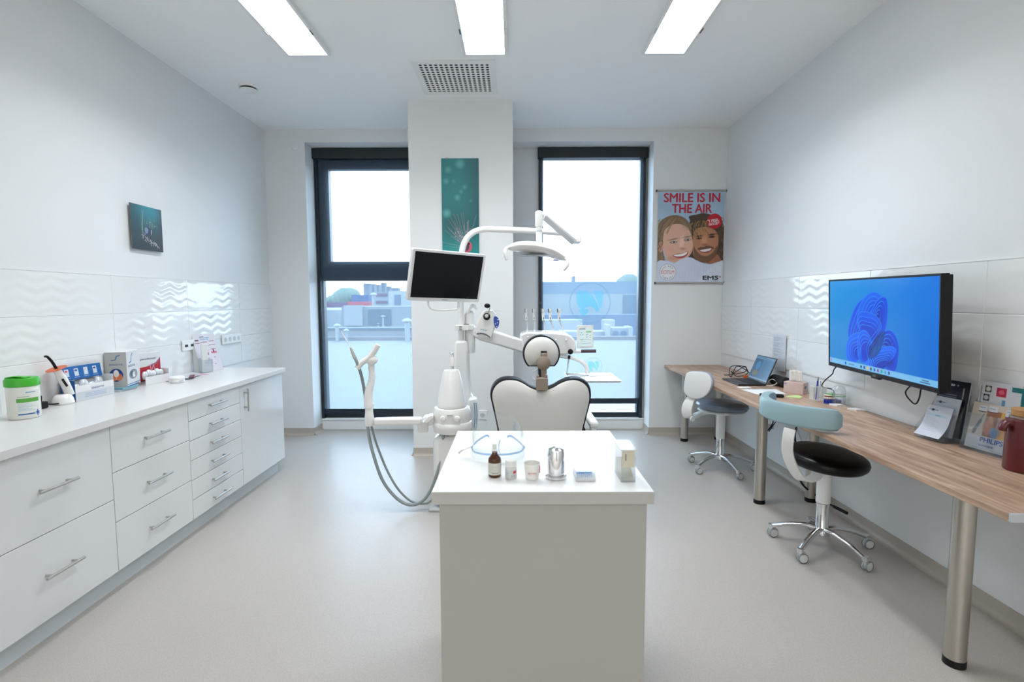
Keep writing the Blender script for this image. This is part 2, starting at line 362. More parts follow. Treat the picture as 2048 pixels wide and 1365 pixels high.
def blind(x0, x1, zb, lab):
    t = thing('roller_blind', lab, 'blind', ((x0 + x1) / 2, YN - .05, zb))
    obj('cassette', MB().box(x0 - .01, x1 + .01, YN - .085, YN - .002, 2.865, 2.968), M('blind_box', (.008, .014, .018), .3), t, bevel=.006)
    for a in (x0, x1 - .032): obj('guide_rail', MB().box(a, a + .032, YN - .045, YN - .001, WZ0 + .002, 2.865), M('blind_rail', (.006, .016, .026), .25), t, bevel=.002)
    obj('blind_fabric', MB().box(x0 + .03, x1 - .03, YN - .026, YN - .0245, zb + .02, 2.866), MESH, t)
    obj('bottom_bar', MB().box(x0 + .033, x1 - .033, YN - .04, YN - .012, zb - .03, zb + .03), M('blind_bar', (.012, .022, .035), .3), t, bevel=.008)
blind(WL0 + .005, WL1, .20, 'dark mesh roller blind lowered to the sill over the window left of the column')
blind(WR0, WR1, .31, 'dark mesh roller blind stopping short of the sill over the window right of the column')

# clinic emblem stickers on the right pane
DEC = clear('cyan_decal', (.66, .93, .97), .0, .5, (.3, .75, .85), .06, ((.3, .8, .9), .05))
def decal(cx, cz, r, lab):
    t = thing('window_sticker', lab, 'sticker', (cx, YN + .048, cz - r)); y = YN + .0495
    m = MB(); n = 48
    def P(a, q): return (cx + math.cos(a) * q, y, cz + math.sin(a) * q)
    for i in range(n):
        a, b = 2 * PI * i / n, 2 * PI * (i + 1) / n; m.quad(P(a, r), P(b, r), P(b, r * .945), P(a, r * .945))
    obj('ring', m, clear('cyan_ring', (.6, .85, .92), .0, .5, (.35, .72, .82), .25), t)
    def blob(pts): 
        q = crom_closed([Vector((cx + x * r, y, cz + z * r)) for x, z in pts], 5); return MB().prism(q, (0, .0004, 0))
    obj('tooth_lobe', blob([(-.64, .42), (-.5, .58), (-.2, .56), (.1, .36), (.32, .0), (.45, -.38), (.36, -.42), (.28, -.38), (.12, -.2), (-.1, -.18), (-.42, -.28), (-.62, .0)]), DEC, t)
    obj('tooth_lobe', blob([(.16, .52), (.4, .58), (.6, .5), (.62, .25), (.5, -.3), (.36, .1)]), DEC, t)
    obj('tooth_root', blob([(-.52, -.34), (-.3, -.28), (-.06, -.34), (-.2, -.6), (-.3, -.66), (-.42, -.55)]), DEC, t)
c = at(1180, 606, 5.55); decal(c.x, c.z, .225, 'large round translucent cyan tooth emblem on the right window pane')
c = at(1187, 733, 5.55); decal(c.x, c.z, .095, 'small translucent cyan tooth emblem low on the right window pane')

# ------------------------------------------------------------------ outside
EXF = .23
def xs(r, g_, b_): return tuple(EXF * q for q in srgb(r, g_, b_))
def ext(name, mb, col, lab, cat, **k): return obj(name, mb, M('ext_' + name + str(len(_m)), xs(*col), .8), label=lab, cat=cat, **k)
def pbox(x0, x1, y0, y1, Y, dep, m=None, g=None):
    a, b = at(x0, y1, Y), at(x1, y0, Y); return (m or MB()).box(a.x, b.x, Y, Y + dep, a.z if g is None else g, b.z)
st('ground', MB().box(-200, 200, 6.2, 420, -6.2, -6), M('far_ground', xs(190, 200, 205), .9))
ext('yard_terrace', MB().box(-120, -8.2, 46.5, 330, -6, .55), (196, 204, 210), 'pale raised yard carrying the containers beyond the left window', 'yard')
ext('flat_roof', MB().box(-16, 16, 6.4, 30, -1.35, -.92).box(-16, 16, 29.6, 30, -.92, -.72), (172, 170, 173), 'pale flat roof deck just below and beyond both windows', 'roof')
def roofthing(name, lab, cat, parts):
    t = None
    for nm, mb, colr in parts:
        m = M('rt%d%d%d' % colr, xs(*colr), .7)
        if t is None: t = obj(nm if len(parts) > 1 else name, mb, m); root = t; t.name = name; t['label'] = lab; t['category'] = cat
        else: obj(nm, mb, m, root)
    return root
# seen through the left window
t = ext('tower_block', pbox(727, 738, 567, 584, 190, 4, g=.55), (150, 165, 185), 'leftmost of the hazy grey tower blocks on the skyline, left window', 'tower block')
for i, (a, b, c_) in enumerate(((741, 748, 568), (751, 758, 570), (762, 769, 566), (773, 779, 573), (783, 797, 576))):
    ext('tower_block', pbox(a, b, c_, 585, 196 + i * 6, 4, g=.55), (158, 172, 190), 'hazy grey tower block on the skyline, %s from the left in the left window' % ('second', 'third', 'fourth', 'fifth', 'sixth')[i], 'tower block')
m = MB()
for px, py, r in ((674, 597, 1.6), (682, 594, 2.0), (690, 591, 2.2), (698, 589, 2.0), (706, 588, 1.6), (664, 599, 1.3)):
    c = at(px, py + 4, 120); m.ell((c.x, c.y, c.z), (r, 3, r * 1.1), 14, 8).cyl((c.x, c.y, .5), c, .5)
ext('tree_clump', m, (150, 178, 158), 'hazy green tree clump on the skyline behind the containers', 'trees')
m = MB()
for px, py, r in ((1248, 566, 2.2), (1258, 563, 2.6), (1270, 566, 2.4)):
    c = at(px, py + 6, 120); m.ell((c.x, c.y, c.z), (r, 2, r), 14, 8).cyl((c.x, c.y, -6), c, .4)
ext('tree_clump', m, (160, 185, 170), 'small green tree clump above the far hall in the right window', 'trees')
ext('shipping_container', pbox(703, 737, 590, 602, 74, 4, g=.55), (60, 104, 178), 'blue shipping container behind the red one beyond the left window', 'container')
ext('shipping_container', pbox(695, 738, 604, 614, 62, 3, g=.55), (245, 70, 84), 'bright red shipping container beyond the left window', 'container')
ext('shipping_container', pbox(640, 694, 605, 613.5, 62.5, 3, g=.55), (128, 70, 130), 'purple shipping container left of the red one beyond the left window', 'container')
t = ext('warehouse', pbox(750, 778, 585, 610, 68, 5, g=.55), (196, 204, 216), 'white building with two dark red stripes beyond the left window', 'building')
for q in ((587, 593), (602, 607)): obj('red_stripe', pbox(752, 775, q[0], q[1], 67.9, .1), M('stripe', xs(140, 90, 130), .8), t)
t = ext('warehouse', pbox(778, 832, 582, 612, 55, 8, g=.55), (222, 228, 232), 'white kiosk building with a flat canopy beside the column, left window', 'building')
obj('dark_door', pbox(789, 801, 590, 612, 54.9, .1), M('dkdoor', xs(120, 145, 175), .8), t)
t = ext('service_building', pbox(684, 826, 613, 655, 40, 4, g=-6), (182, 192, 202), 'grey service building with a dark louvred opening on the near roof', 'building')
obj('louvre', pbox(736, 781, 619, 651, 39.9, .1), M('louv', xs(98, 124, 150), .8), t)
obj('white_panel', pbox(688, 724, 611, 652, 39.7, .3), M('wpanel', xs(202, 210, 216), .8), t)
t = ext('roof_parapet', pbox(600, 860, 659, 683, 31, 1), (200, 206, 208), 'weathered roof parapet with dots running across the left window', 'parapet')
obj('coping', pbox(600, 860, 656, 660, 30.9, 1.2), M('coping', xs(130, 150, 172), .8), t)
def vent(px, py0, py1, w, Y, lab):
    a = at(px, py1, Y); b = at(px, py0, Y); r = w / 1024 * Y / 2
    t = obj('roof_vent', MB().cyl((a.x, a.y, -.95 if Y < 30 else (-6 if Y < 46 else .5)), (a.x, a.y, b.z), r * .5), M('ventw', xs(215, 222, 226), .5), label=lab, cat='roof vent', group='roof vents outside')
    obj('vent_cap', MB().lathe((a.x, a.y, b.z - r * .3), [(r, 0), (r * .9, r * .25), (r * .3, r * .6)]), M('ventw'), t)
for q in ((675, 650, 680, 14, 29, 'white roof vent beside the left edge of the left window'), (693, 660, 684, 12, 29, 'shorter white roof vent beside the left edge of the left window'), (748, 588, 612, 14, 60, 'mushroom roof vent in front of the striped building'), (767, 632, 656, 12, 40, 'mushroom roof vent in front of the dark louvred opening'), (757, 647, 660, 8, 40, 'tiny roof vent under the dark louvred opening'), (815, 640, 684, 20, 29, 'fat white roof vent beside the column edge, left window')): vent(*q)
# seen through the right window
t = ext('warehouse', pbox(1040, 1330, 563, 590, 60, 10, g=-6), (150, 178, 205), 'long hall with a blue roof edge across the right window', 'building')
obj('white_wall', pbox(1040, 1330, 588, 629, 59, 1), M('hallw', xs(206, 216, 220), .8), t)
obj('dark_gate', pbox(1246, 1290, 590, 628, 58.9, .1), M('hgate', xs(128, 158, 180), .8), t)
obj('chimney', pbox(1146, 1151, 552, 564, 62, 2), M('hchim', xs(150, 165, 185), .8), t)
for i, (a, b, c_, d, Y, col, lab) in enumerate(((1090, 1165, 640, 660, 42, (222, 228, 232), 'long white roof duct left of the emblem in the right window'), (1120, 1212, 663, 680, 34, (226, 231, 234), 'low white roof duct behind the tablet in the right window'), (1208, 1230, 640, 652, 44, (230, 233, 235), 'small white air conditioner under the emblem, right window'), (1222, 1256, 656, 678, 33, (205, 214, 222), 'grey twin fan cooling unit at the roof edge, right window'), (1215, 1222, 650, 676, 33, (235, 238, 240), 'white pipe post left of the twin fan cooling unit'), (1256, 1266, 654, 676, 33, (232, 236, 238), 'white pipe post right of the twin fan cooling unit'), (1050, 1330, 629, 645, 50, (135, 160, 195), 'low shaded blue wall in front of the far hall'))):
    t = ext(('roof_duct', 'roof_duct', 'air_conditioner', 'cooling_unit', 'pipe_post', 'pipe_post', 'low_wall')[i], pbox(a, b, c_, d, Y, 1.5, g=-6 if Y > 30 else None), col, lab, ('duct', 'duct', 'air conditioner', 'cooling unit', 'pipe', 'pipe', 'wall')[i], bevel=.05)
    if i == 3:
        for px in (1231, 1247):
            c = at(px, 668, Y - .01); obj('fan', MB().cyl(c, (c.x, c.y - .05, c.z), .2), M('fan', xs(120, 150, 185), .7), t)

# ------------------------------------------------------------------ ceiling fittings
EMR = M('fill_diffuser_rear', (.9, .9, .9), .5, emit=(1, .99, .96), es=LAMP)
for cx, cy_, lab in ((-1.40, 3.05, 'left of the three long ceiling light panels'), (-.19, 3.05, 'middle one of the three long ceiling light panels'), (1.03, 3.05, 'right of the three long ceiling light panels'),
                     (-1.40, -3.3, 'left added fill light panel, unseen behind the viewer'), (-.19, -3.3, 'middle added fill light panel, unseen behind the viewer'), (1.03, -3.3, 'right added fill light panel, unseen behind the viewer')):  # rear row is unseen, added to brighten surfaces facing the camera
    t = thing('ceiling_light', lab, 'ceiling light', (cx, cy_, C - .03), group='ceiling light panels')
    x0, x1, y0, y1 = cx - .15, cx + .15, cy_ - .605, cy_ + .605
    obj('frame', MB().box(x0, x0 + .018, y0, y1, C - .028, C).box(x1 - .018, x1, y0, y1, C - .028, C).box(x0 + .018, x1 - .018, y0, y0 + .018, C - .028, C).box(x0 + .018, x1 - .018, y1 - .018, y1, C - .028, C), WHP, t)
    obj('diffuser', MB().box(cx - .132, cx + .132, cy_ - .587, cy_ + .587, C - .022, C - .004), EMI if cy_ > 0 else EMR, t)
    ld = bpy.data.lights.new('panel_light', 'AREA'); ld.shape = 'RECTANGLE'; ld.size = .26; ld.size_y = 1.17; ld.energy = LAMP_W if cy_ > 0 else LAMP_FILL; ld.color = (.95, .98, 1) if cy_ > 0 else (1, .985, .95); ld.spread = math.radians(LAMP_SPREAD if cy_ > 0 else 150)
    lo_ = bpy.data.objects.new('panel_light', ld); COL.objects.link(lo_); lo_.parent = t; lo_.location = (0, 0, .0065)
    for s in (-1, 1): obj('clip', MB().box(cx + s * .1415 - .005, cx + s * .1415 + .005, cy_ + .25, cy_ + .31, C - .034, C - .0285), CHROME, t)
VX, VY = -.43, 4.07
t = thing('ceiling_vent', 'square perforated white ventilation grille in the ceiling before the column', 'vent', (VX, VY, C - .012))
m = MB(); s_ = .30; N = 14; M_ = 13; px_ = .52 / N; py_ = .50 / M_
obj('border', MB().box(VX - s_, VX - .26, VY - s_, VY + s_, C - .01, C).box(VX + .26, VX + s_, VY - s_, VY + s_, C - .01, C).box(VX - .26, VX + .26, VY - s_, VY - .25, C - .01, C).box(VX - .26, VX + .26, VY + .25, VY + s_, C - .01, C), WHP, t)
# perforated sheet: each cell a square with a hexagonal hole
for i in range(N):
    for j in range(M_):
        cx, cy = VX - .26 + (i + .5) * px_, VY - .25 + (j + .5) * py_; hx, hy, r = px_ / 2, py_ / 2, .0125; z = C - .008
        o4 = [(cx - hx, cy - hy), (cx + hx, cy - hy), (cx + hx, cy + hy), (cx - hx, cy + hy)]; ov = [m.b.verts.new((*p, z)) for p in o4]
        iv = [m.b.verts.new((cx + r * math.cos(PI * (k / 4 - .75)), cy + r * math.sin(PI * (k / 4 - .75)), z)) for k in range(8)]
        for k in range(4):
            m.b.faces.new((ov[k], iv[2 * k], iv[2 * k + 1])); m.b.faces.new((ov[k], iv[2 * k + 1], ov[(k + 1) % 4])); m.b.faces.new((ov[(k + 1) % 4], iv[2 * k + 1], iv[(2 * k + 2) % 8]))
obj('perforated_plate', m, WHP, t); obj('filter', MB().box(VX - .26, VX + .26, VY - .25, VY + .25, C - .003, C - .0005), M('filter', (.05, .055, .06), .9), t)
t = obj('smoke_detector', MB().lathe((-2.10, 4.2, C - .02), [(.068, 0), (.07, .006), (.07, .02)]), WHP, label='round white air valve on the ceiling near the left wall', cat='air valve')
obj('gap_ring', MB().lathe((-2.10, 4.2, C - .032), [(.058, 0), (.058, .013)]), BLACK, t)
obj('valve_disc', MB().lathe((-2.10, 4.2, C - .044), [(.05, 0), (.064, .004), (.066, .012)]), WHP, t)
for (px, py, lab) in ((590, 293, 'small round white wall cap high on the left end of the back wall'), (1331, 277, 'small round white wall cap high above the smiling couple poster')):
    c = at(px, py, D); obj('junction_cover', MB().lathe((c.x, D, c.z), [(.042, 0), (.04, -.008), (.034, -.011)], ax=(0, 1, 0)), WALL, label=lab, cat='wall cap')
# ------------------------------------------------------------------ left cabinets
FX, FXC = -1.90, -1.918      # face of the fronts, carcass face
G = .0016
def handle(parent, p, q, out):
    p, q, out = Vector(p), Vector(q), Vector(out); d = (q - p).normalized() * .028
    m = MB().cyl(p, q, .006, n=12).cyl(p + d - out, p + d, .005, n=10).cyl(q - d - out, q - d, .005, n=10)
    h = obj('handle', m, STEEL, parent); h['label'] = 'brushed steel bar handle'; return h
def cabinet(y0, y1, lab, fronts, hy=None, door=False):
    t = thing('base_cabinet', lab, 'cabinet', (-2.2, (y0 + y1) / 2, .10), group='white base cabinets along the left wall')
    obj('carcass', MB().box(L + .002, FXC, y0 + .0004, y1 - .0004, .10, .816), M('carcass', (.42, .44, .44), .5), t)
    for z0, z1 in fronts:
        d = obj('door' if door else 'drawer', MB().box(FXC + .0005, FX, y0 + G, y1 - G, z0 + G, z1 - G), LAQ, t, bevel=.0012)
        if door: handle(d, (FX + .03, y0 + .05, .785), (FX + .03, y0 + .05, .625), (.031, 0, 0))
        else:
            c = hy if hy else (y0 + y1) / 2; zc = (z0 + z1) / 2 + (0 if z1 - z0 < .2 else .0); hz = zc
            if z1 - z0 > .3: hz = z1 - .17
            handle(d, (FX + .03, c - .09, hz), (FX + .03, c + .09, hz), (.031, 0, 0))
cabinet(1.742, 2.357, 'nearest of the white cabinets, with two deep drawers', ((.105, .460), (.460, .815)), 2.05)
cabinet(2.357, 2.934, 'white cabinet with three drawers, second nearest along the left wall', ((.105, .346), (.346, .587), (.587, .815)), 2.64)
cabinet(2.934, 3.500, 'white cabinet with six shallow drawers', tuple((.105 + .1183 * i, .105 + .1183 * (i + 1)) for i in range(6)), 3.20)
cabinet(3.500, 4.150, 'farthest white cabinet, a plain door with an upright handle', ((.105, .815),), door=True)
obj('plinth_board', MB().box(-1.97, -1.952, 1.742, 4.12, 0, .099), PLIN, label='grey plinth board on the floor under the white cabinets', cat='plinth')
obj('worktop', MB().box(L + .001, -1.88, 1.742, 4.175, .817, .852), TOPW, label='long white worktop over the left base cabinets', cat='worktop', bevel=.002)

# ------------------------------------------------------------------ island
t = thing('island_cabinet', 'free-standing white island cabinet in the foreground', 'cabinet', (.085, 1.79, 0))
obj('body', MB().box(-.222, .392, 1.47, 2.10, .0, .813), ISL, t, bevel=.0015)
obj('countertop', MB().box(-.238, .402, 1.433, 2.124, .813, .85), ISLT, t, bevel=.001); obj('edge_shade', MB().box(-.238, .402, 1.4315, 1.4328, .8135, .8492), ISLE, t)  # front strip of the top: shade of the upright edge put into its colour

# ------------------------------------------------------------------ desk
t = thing('desk', 'long oak-look desk running under the screen along the right wall', 'desk', (1.83, 3.4, 0))
obj('desktop', MB().box(1.548, R - .012, 1.56, D - .006, .704, .73), OAK, t, bevel=.002)
obj('end_trim', MB().box(1.548, R - .012, 1.552, 1.5595, .7035, .7305), M('end_trim', (.5, .53, .55), .4), t)
for x, y in ((1.69, 5.0), (2.045, 5.05), (1.69, 3.44), (2.06, 3.47), (1.69, 1.87), (2.06, 1.87)):
    l = obj('leg', MB().cyl((x, y, .028), (x, y, .70), .036, n=28), LEGM, t); obj('foot', MB().cyl((x, y, 0), (x, y, .028), .037, n=28), BLACK, t)
    obj('mounting_plate', MB().lathe((x, y, .696), [(.052, 0), (.052, .008)]), LEGM, t)

# ------------------------------------------------------------------ wall screen
SCX = Vector((1.885, 2.275, 0)); tl, tr = Vector((1.958, 3.218, 1.520)), Vector((1.868, 2.262, 1.512)); bl = Vector((1.983, 3.212, .985))
u = (tr - tl).normalized(); v = (tl - bl).normalized(); W_, H_ = .955, .535
F = frame(tl - v * H_, u, v); 
t = thing('television', 'wide television on the tiled right wall showing blue folded ribbons', 'television', (1.93, 2.74, .98))
def fbox(F, x0, x1, y0, y1, z0, z1, m=None): return (m or MB()).box(x0, x1, y0, y1, z0, z1, F)
fr = MB(); 
for q in ((0, W_, 0, .022), (0, W_, H_ - .009, H_), (0, .009, .022, H_ - .009), (W_ - .009, W_, .022, H_ - .009)): fbox(F, q[0], q[1], q[2], q[3], -.035, 0, fr)
obj('bezel', fr, BLACK, t, bevel=.001)
obj('housing', fbox(F, .006, W_ - .006, .006, H_ - .006, -.055, -.006), BLACK, t, bevel=.004)
obj('badge', fbox(F, W_ / 2 - .035, W_ / 2 + .035, -.010, .002, -.02, -.001), BLACK, t, bevel=.003)
text('maker_lettering', 'LG', F, W_ / 2 - .012, .003, .024, .010, M('badge_ink', (.5, .5, .5), .4), t)
obj('wall_bracket', fbox(F, W_ / 2 - .12, W_ / 2 + .12, .16, .40, -.065, -.055), BLACK, t)
obj('wall_plate', MB().box(R - .022, R - .0135, 2.62, 2.90, 1.10, 1.40), BLACK, t)
obj('swivel_arm', MB().tube([(2.005, 2.76, 1.25), (2.06, 2.80, 1.25), (R - .016, 2.77, 1.25)], .016, sm=0), BLACK, t)
sw, sh = W_ - .022, H_ - .034
cv = Cv(sw, sh, 420, (0, 130, 222))
def g(x, y):
    a = np.clip(x, 0, 1)[..., None]; k = np.clip(y, 0, 1)[..., None]
    return (np.array(srgb(8, 138, 214)) * (1 - a) + np.array(srgb(2, 112, 218)) * a) * (.9 + .2 * k)
cv.grad(g)
# sweeping folded ribbons, a generic abstract
S = sh
rb = random.Random(11)
def fold(cx, cy, rx, ry, rot, n, c0, c1, shx, shy, k=.86, lobe=.10, ph=0):
    """one bundle of overlapping curved leaves, each a wobbly outline with a bright rim"""
    for i in range(n):
        f_ = i / (n - 1); q = k ** i; c = tuple(int(c0[j] * (1 - f_) + c1[j] * f_) for j in range(3))
        x, y = cx * S + shx * i * S, cy * S + shy * i * S
        def outline(e):
            P_ = []
            for m_ in range(28):
                a_ = 2 * PI * m_ / 28; r_ = 1 + lobe * math.sin(2 * a_ + ph + i * .35) + lobe * .6 * math.sin(3 * a_ + ph * 2 - i * .5)
                u_, v_ = math.cos(a_) * rx * q * r_ * e, math.sin(a_) * ry * q * r_ * e
                P_.append((x + (u_ * math.cos(rot) - v_ * math.sin(rot)) * S, y + (u_ * math.sin(rot) + v_ * math.cos(rot)) * S))
            return P_
        cv.poly(outline(1), (30, 124, 244), .9, 0)
        O_ = outline(.97); cv.poly([(a_ + .004 * S, b_ - .005 * S) for a_, b_ in O_], c, 1, 0)
fold(.66, .47, .30, .25, .95, 5, (0, 76, 228), (0, 52, 200), .015, -.018, .84, .12, .4)
fold(.88, .62, .24, .27, -.55, 6, (6, 92, 240), (0, 60, 214), .012, -.022, .86, .10, 1.2)
fold(.98, .56, .13, .30, -.38, 5, (0, 70, 226), (0, 34, 170), -.012, -.016, .82, .10, 2.2)
fold(.80, .52, .22, .14, -.35, 4, (2, 84, 238), (0, 52, 205), .0, -.030, .85, .14, 0)
fold(.56, .24, .21, .17, .5, 5, (6, 96, 245), (0, 46, 195), .020, -.012, .82, .14, 1.0)
fold(.74, .26, .16, .17, -1.0, 4, (4, 88, 240), (0, 50, 205), .006, -.012, .84, .12, 2.6)
fold(1.16, .27, .16, .22, .5, 5, (0, 62, 216), (0, 26, 140), -.016, -.014, .84, .10, .3)
fold(1.00, .16, .26, .11, .50, 6, (8, 98, 246), (0, 40, 180), .010, -.010, .83, .16, 1.6)
P0 = [(.80, .10), (.76, .24), (.84, .38), (.98, .50), (1.03, .66)]
for i in range(7):
    cv.line([(p.x, p.y) for p in crom([Vector(((a_ + i * .024 * (1 - .3 * j_)) * S, (b_ - i * .018 * (j_ > 1)) * S, 0)) for j_, (a_, b_) in enumerate(P0)], 8)], .006 * S, (36, 132, 246) if i % 2 else (0, 40, 160), a=.75)
cv.poly([(.84 * S, .14 * S), (.82 * S, .24 * S), (.90 * S, .34 * S), (1.00 * S, .42 * S), (1.10 * S, .46 * S), (1.06 * S, .32 * S), (.98 * S, .20 * S)], (2, 40, 110), .75, 5)
for i in range(5): cv.line([((.85 + .02 * i) * S, (.15 + .03 * i) * S), ((.97 + .012 * i) * S, (.20 + .05 * i) * S), ((1.10) * S, (.33 + .034 * i) * S)], .005 * S, (20, 90, 200), .7)
cv.rect(0, 0, sw, .062 * S, (118, 186, 232)); cv.rect(.02 * S, .015 * S, .04 * S, .05 * S, (190, 100, 110), .7)
for i, c in enumerate(((20, 60, 120), (30, 60, 150), (240, 190, 60), (60, 70, 80), (20, 90, 190), (150, 60, 150), (40, 160, 140), (90, 150, 200), (50, 80, 140))):
    x_ = (.66 + .062 * i) * S; cv.ell(x_ + .014 * S, .031 * S, .016 * S, .018 * S, c)
cv.line([(.42 * S, .03 * S), (.54 * S, .03 * S)], .012 * S, (80, 130, 180)); cv.ell(.36 * S, .031 * S, .018 * S, .018 * S, (10, 90, 190))
cv.line([(1.66 * S, .04 * S), (1.74 * S, .04 * S)], .01 * S, (60, 90, 130)); cv.line([(1.63 * S, .02 * S), (1.76 * S, .02 * S)], .01 * S, (60, 90, 130))
link('screen', cv.mesh(F @ Matrix.Translation((.011, .023, -.003))), [ink('tv_screen', .12, .52)], t)
obj('screen_glass', fbox(F, .009, W_ - .009, .022, H_ - .009, -.0058, -.004), BLACK, t)
# its cables
cab = lambda pts, r, lab, nm='cable', mat=BLKC, **k: obj(nm, MB().tube(pts, r, 8, 6), mat, label=lab, cat='cable', **k)
cab([at(1807, 766, 2.46) + Vector((.05, 0, 0)), at(1811, 785, 2.5), at(1822, 803, 2.5), at(1832, 808, 2.48), at(1839, 795, 2.44), at(1843, 778, 2.40), at(1842, 770, 2.36) + Vector((.04, 0, 0))], .0035, 'black cable hanging in a loop under the near end of the television')
cab([at(1668, 728, 3.16) + Vector((.05, 0, .02)), at(1669, 738, 3.16), at(1665, 748, 3.19), at(1655, 757, 3.24), at(1647, 765, 3.30), at(1645, 774, 3.36), (2.112, 3.36, .80), (2.116, 3.36, .745), (2.117, 3.36, .734)], .0035, 'black cable curving from the far end of the television to the desk')

# ------------------------------------------------------------------ stools
def star_base(t, cx, cy, a0, R_=.255, zc=.10):
    for k in range(5):
        a = a0 + k * 2 * PI / 5; d = Vector((math.cos(a), math.sin(a), 0)); c = Vector((cx, cy, 0))
        P_ = [c + d * .02 + Vector((0, 0, zc + .015)), c + d * .08 + Vector((0, 0, zc + .018)), c + d * .17 + Vector((0, 0, zc - .002)), c + d * R_ + Vector((0, 0, zc - .035))]
        leg = obj('leg', MB().tube(P_, lambda q: (.022 - .008 * q, .014 - .003 * q), 14, 6).cyl(P_[-1] + Vector((0, 0, -.012)), P_[-1] + Vector((0, 0, .012)), .015, n=16), CHROME, t)
        w_ = c + d * (R_ + .0) ; s = PI + .35 * math.sin(a * 3.7 + cx); f = Vector((math.cos(s), math.sin(s), 0)); ax = Vector((-f.y, f.x, 0)); hub = w_ - f * .012 + Vector((0, 0, .026))
        ca = obj('caster', MB().lathe(hub - ax * .019, [(.018, 0), (.022, .001), (.0255, .006), (.0255, .013), (.012, .014), (.012, .024), (.0255, .025), (.0255, .032), (.022, .037), (.018, .038)], ax=ax), M('caster_grey', (.62, .65, .65), .4), leg)
        obj('caster_fork', MB().cyl(w_ + Vector((0, 0, .040)), w_ + Vector((0, 0, .056)), .009, n=12).tube([hub + Vector((0, 0, .030)) + f * .018, hub + Vector((0, 0, .031)), hub + Vector((0, 0, .018)) - f * .024], (.016, .004), 10, 3), M('fork', (.62, .64, .64), .35), leg)
        obj('tyre_ring', MB().lathe(hub - ax * .0195, [(.0235, 0), (.0265, .004), (.0265, .010), (.0235, .014)], ax=ax, cap=False).lathe(hub + ax * .0055, [(.0235, 0), (.0265, .004), (.0265, .010), (.0235, .014)], ax=ax, cap=False), M('tyre', (.22, .25, .26), .5), leg)
    obj('hub', MB().lathe((cx, cy, zc - .022), [(.03, 0), (.040, .01), (.040, .035), (.031, .05), (.030, .17), (.033, .172), (.033, .185), (.026, .19)]), CHROME, t)
# near stool: black seat, pale blue curved rest
sx_, sy_ = 1.727, 2.79
t = thing('saddle_stool', 'near rolling stool with a round black seat and pale blue curved back rest', 'stool', (sx_, sy_, 0))
star_base(t, sx_, sy_, math.radians(217))
obj('column_sleeve', MB().cyl((sx_, sy_, .268), (sx_, sy_, .475), .036, n=28), WHP, t)
T = Matrix.Rotation(math.radians(4), 3, 'X') @ Matrix.Rotation(math.radians(3), 3, 'Y')
ax = T @ Vector((0, 0, 1)); sc = Vector((sx_ - .005, sy_ - .01, .478))
obj('seat_pan', MB().lathe(sc, [(.05, -.006), (.15, .0), (.178, .012)], ax=ax, n=40), WHP, t)
obj('seat', MB().lathe(sc, [(.165, .008), (.188, .014), (.203, .030), (.207, .048), (.200, .066), (.182, .078), (.12, .086), (.0, .088)], ax=ax, n=56), M('black_vinyl', (.0015, .0015, .002), .34, spec=.3), t)
# arc rest
cxr, cyr, rr = 1.665, 2.775, .262; A0, A1 = math.radians(118), math.radians(262)
secs = []; m = MB()
for i in range(33):
    f_ = i / 32; a = A0 + (A1 - A0) * f_; z0 = .752 - .01 * f_; e = min(1, .45 + 3.6 * min(f_, 1 - f_)); e = min(1, (1 - (1 - min(1, min(f_, 1 - f_) * 14)) ** 2) ** .5 * .4 + .6)
    o = Vector((cxr + math.cos(a) * rr, cyr + math.sin(a) * rr, 0)); nn = Vector((math.cos(a), math.sin(a), 0)); hh, tt = .055 * e, .027 * e
    q = [(-tt * .8, -hh), (tt * .6, -hh), (tt, -hh * .8), (tt, hh * .6), (tt * .65, hh * .95), (-tt * .2, hh), (-tt * .75, hh * .9), (-tt, hh * .5), (-tt, -hh * .8)]
    secs.append([m.b.verts.new(o + nn * x_ + Vector((0, 0, z0 + .055 + y_))) for x_, y_ in q])
m.loft(secs); obj('back_rest', m, M('pale_blue_vinyl', srgb(140, 168, 174), .38), t)
def flat_bar(pts, wd, th, side=None):
    """rectangular-section bar through pts"""
    m = MB(); pts = crom([Vector(p) for p in pts], 5); rings = []
    for i, p in enumerate(pts):
        d = (pts[min(i + 1, len(pts) - 1)] - pts[max(i - 1, 0)]).normalized(); u = (side or Vector((0, 0, 1))); u = (u - d * u.dot(d)).normalized(); v = d.cross(u)
        wv = wd(i / (len(pts) - 1)) if callable(wd) else wd
        rings.append([m.b.verts.new(p + u * a * wv / 2 + v * b * th / 2) for a, b in ((-1, -1), (1, -1), (1, 1), (-1, 1))])
    return m.loft(rings)
obj('rest_arm', flat_bar([at(1580, 858, 2.62), at(1576, 880, 2.62), at(1575, 905, 2.64), at(1583, 930, 2.66), at(1597, 953, 2.70), at(1612, 961, 2.72), at(1632, 953, 2.76), (sx_ - .04, sy_, .470)], .055, .014, Vector((.8, -.6, 0))), WHP, t, bevel=.003)
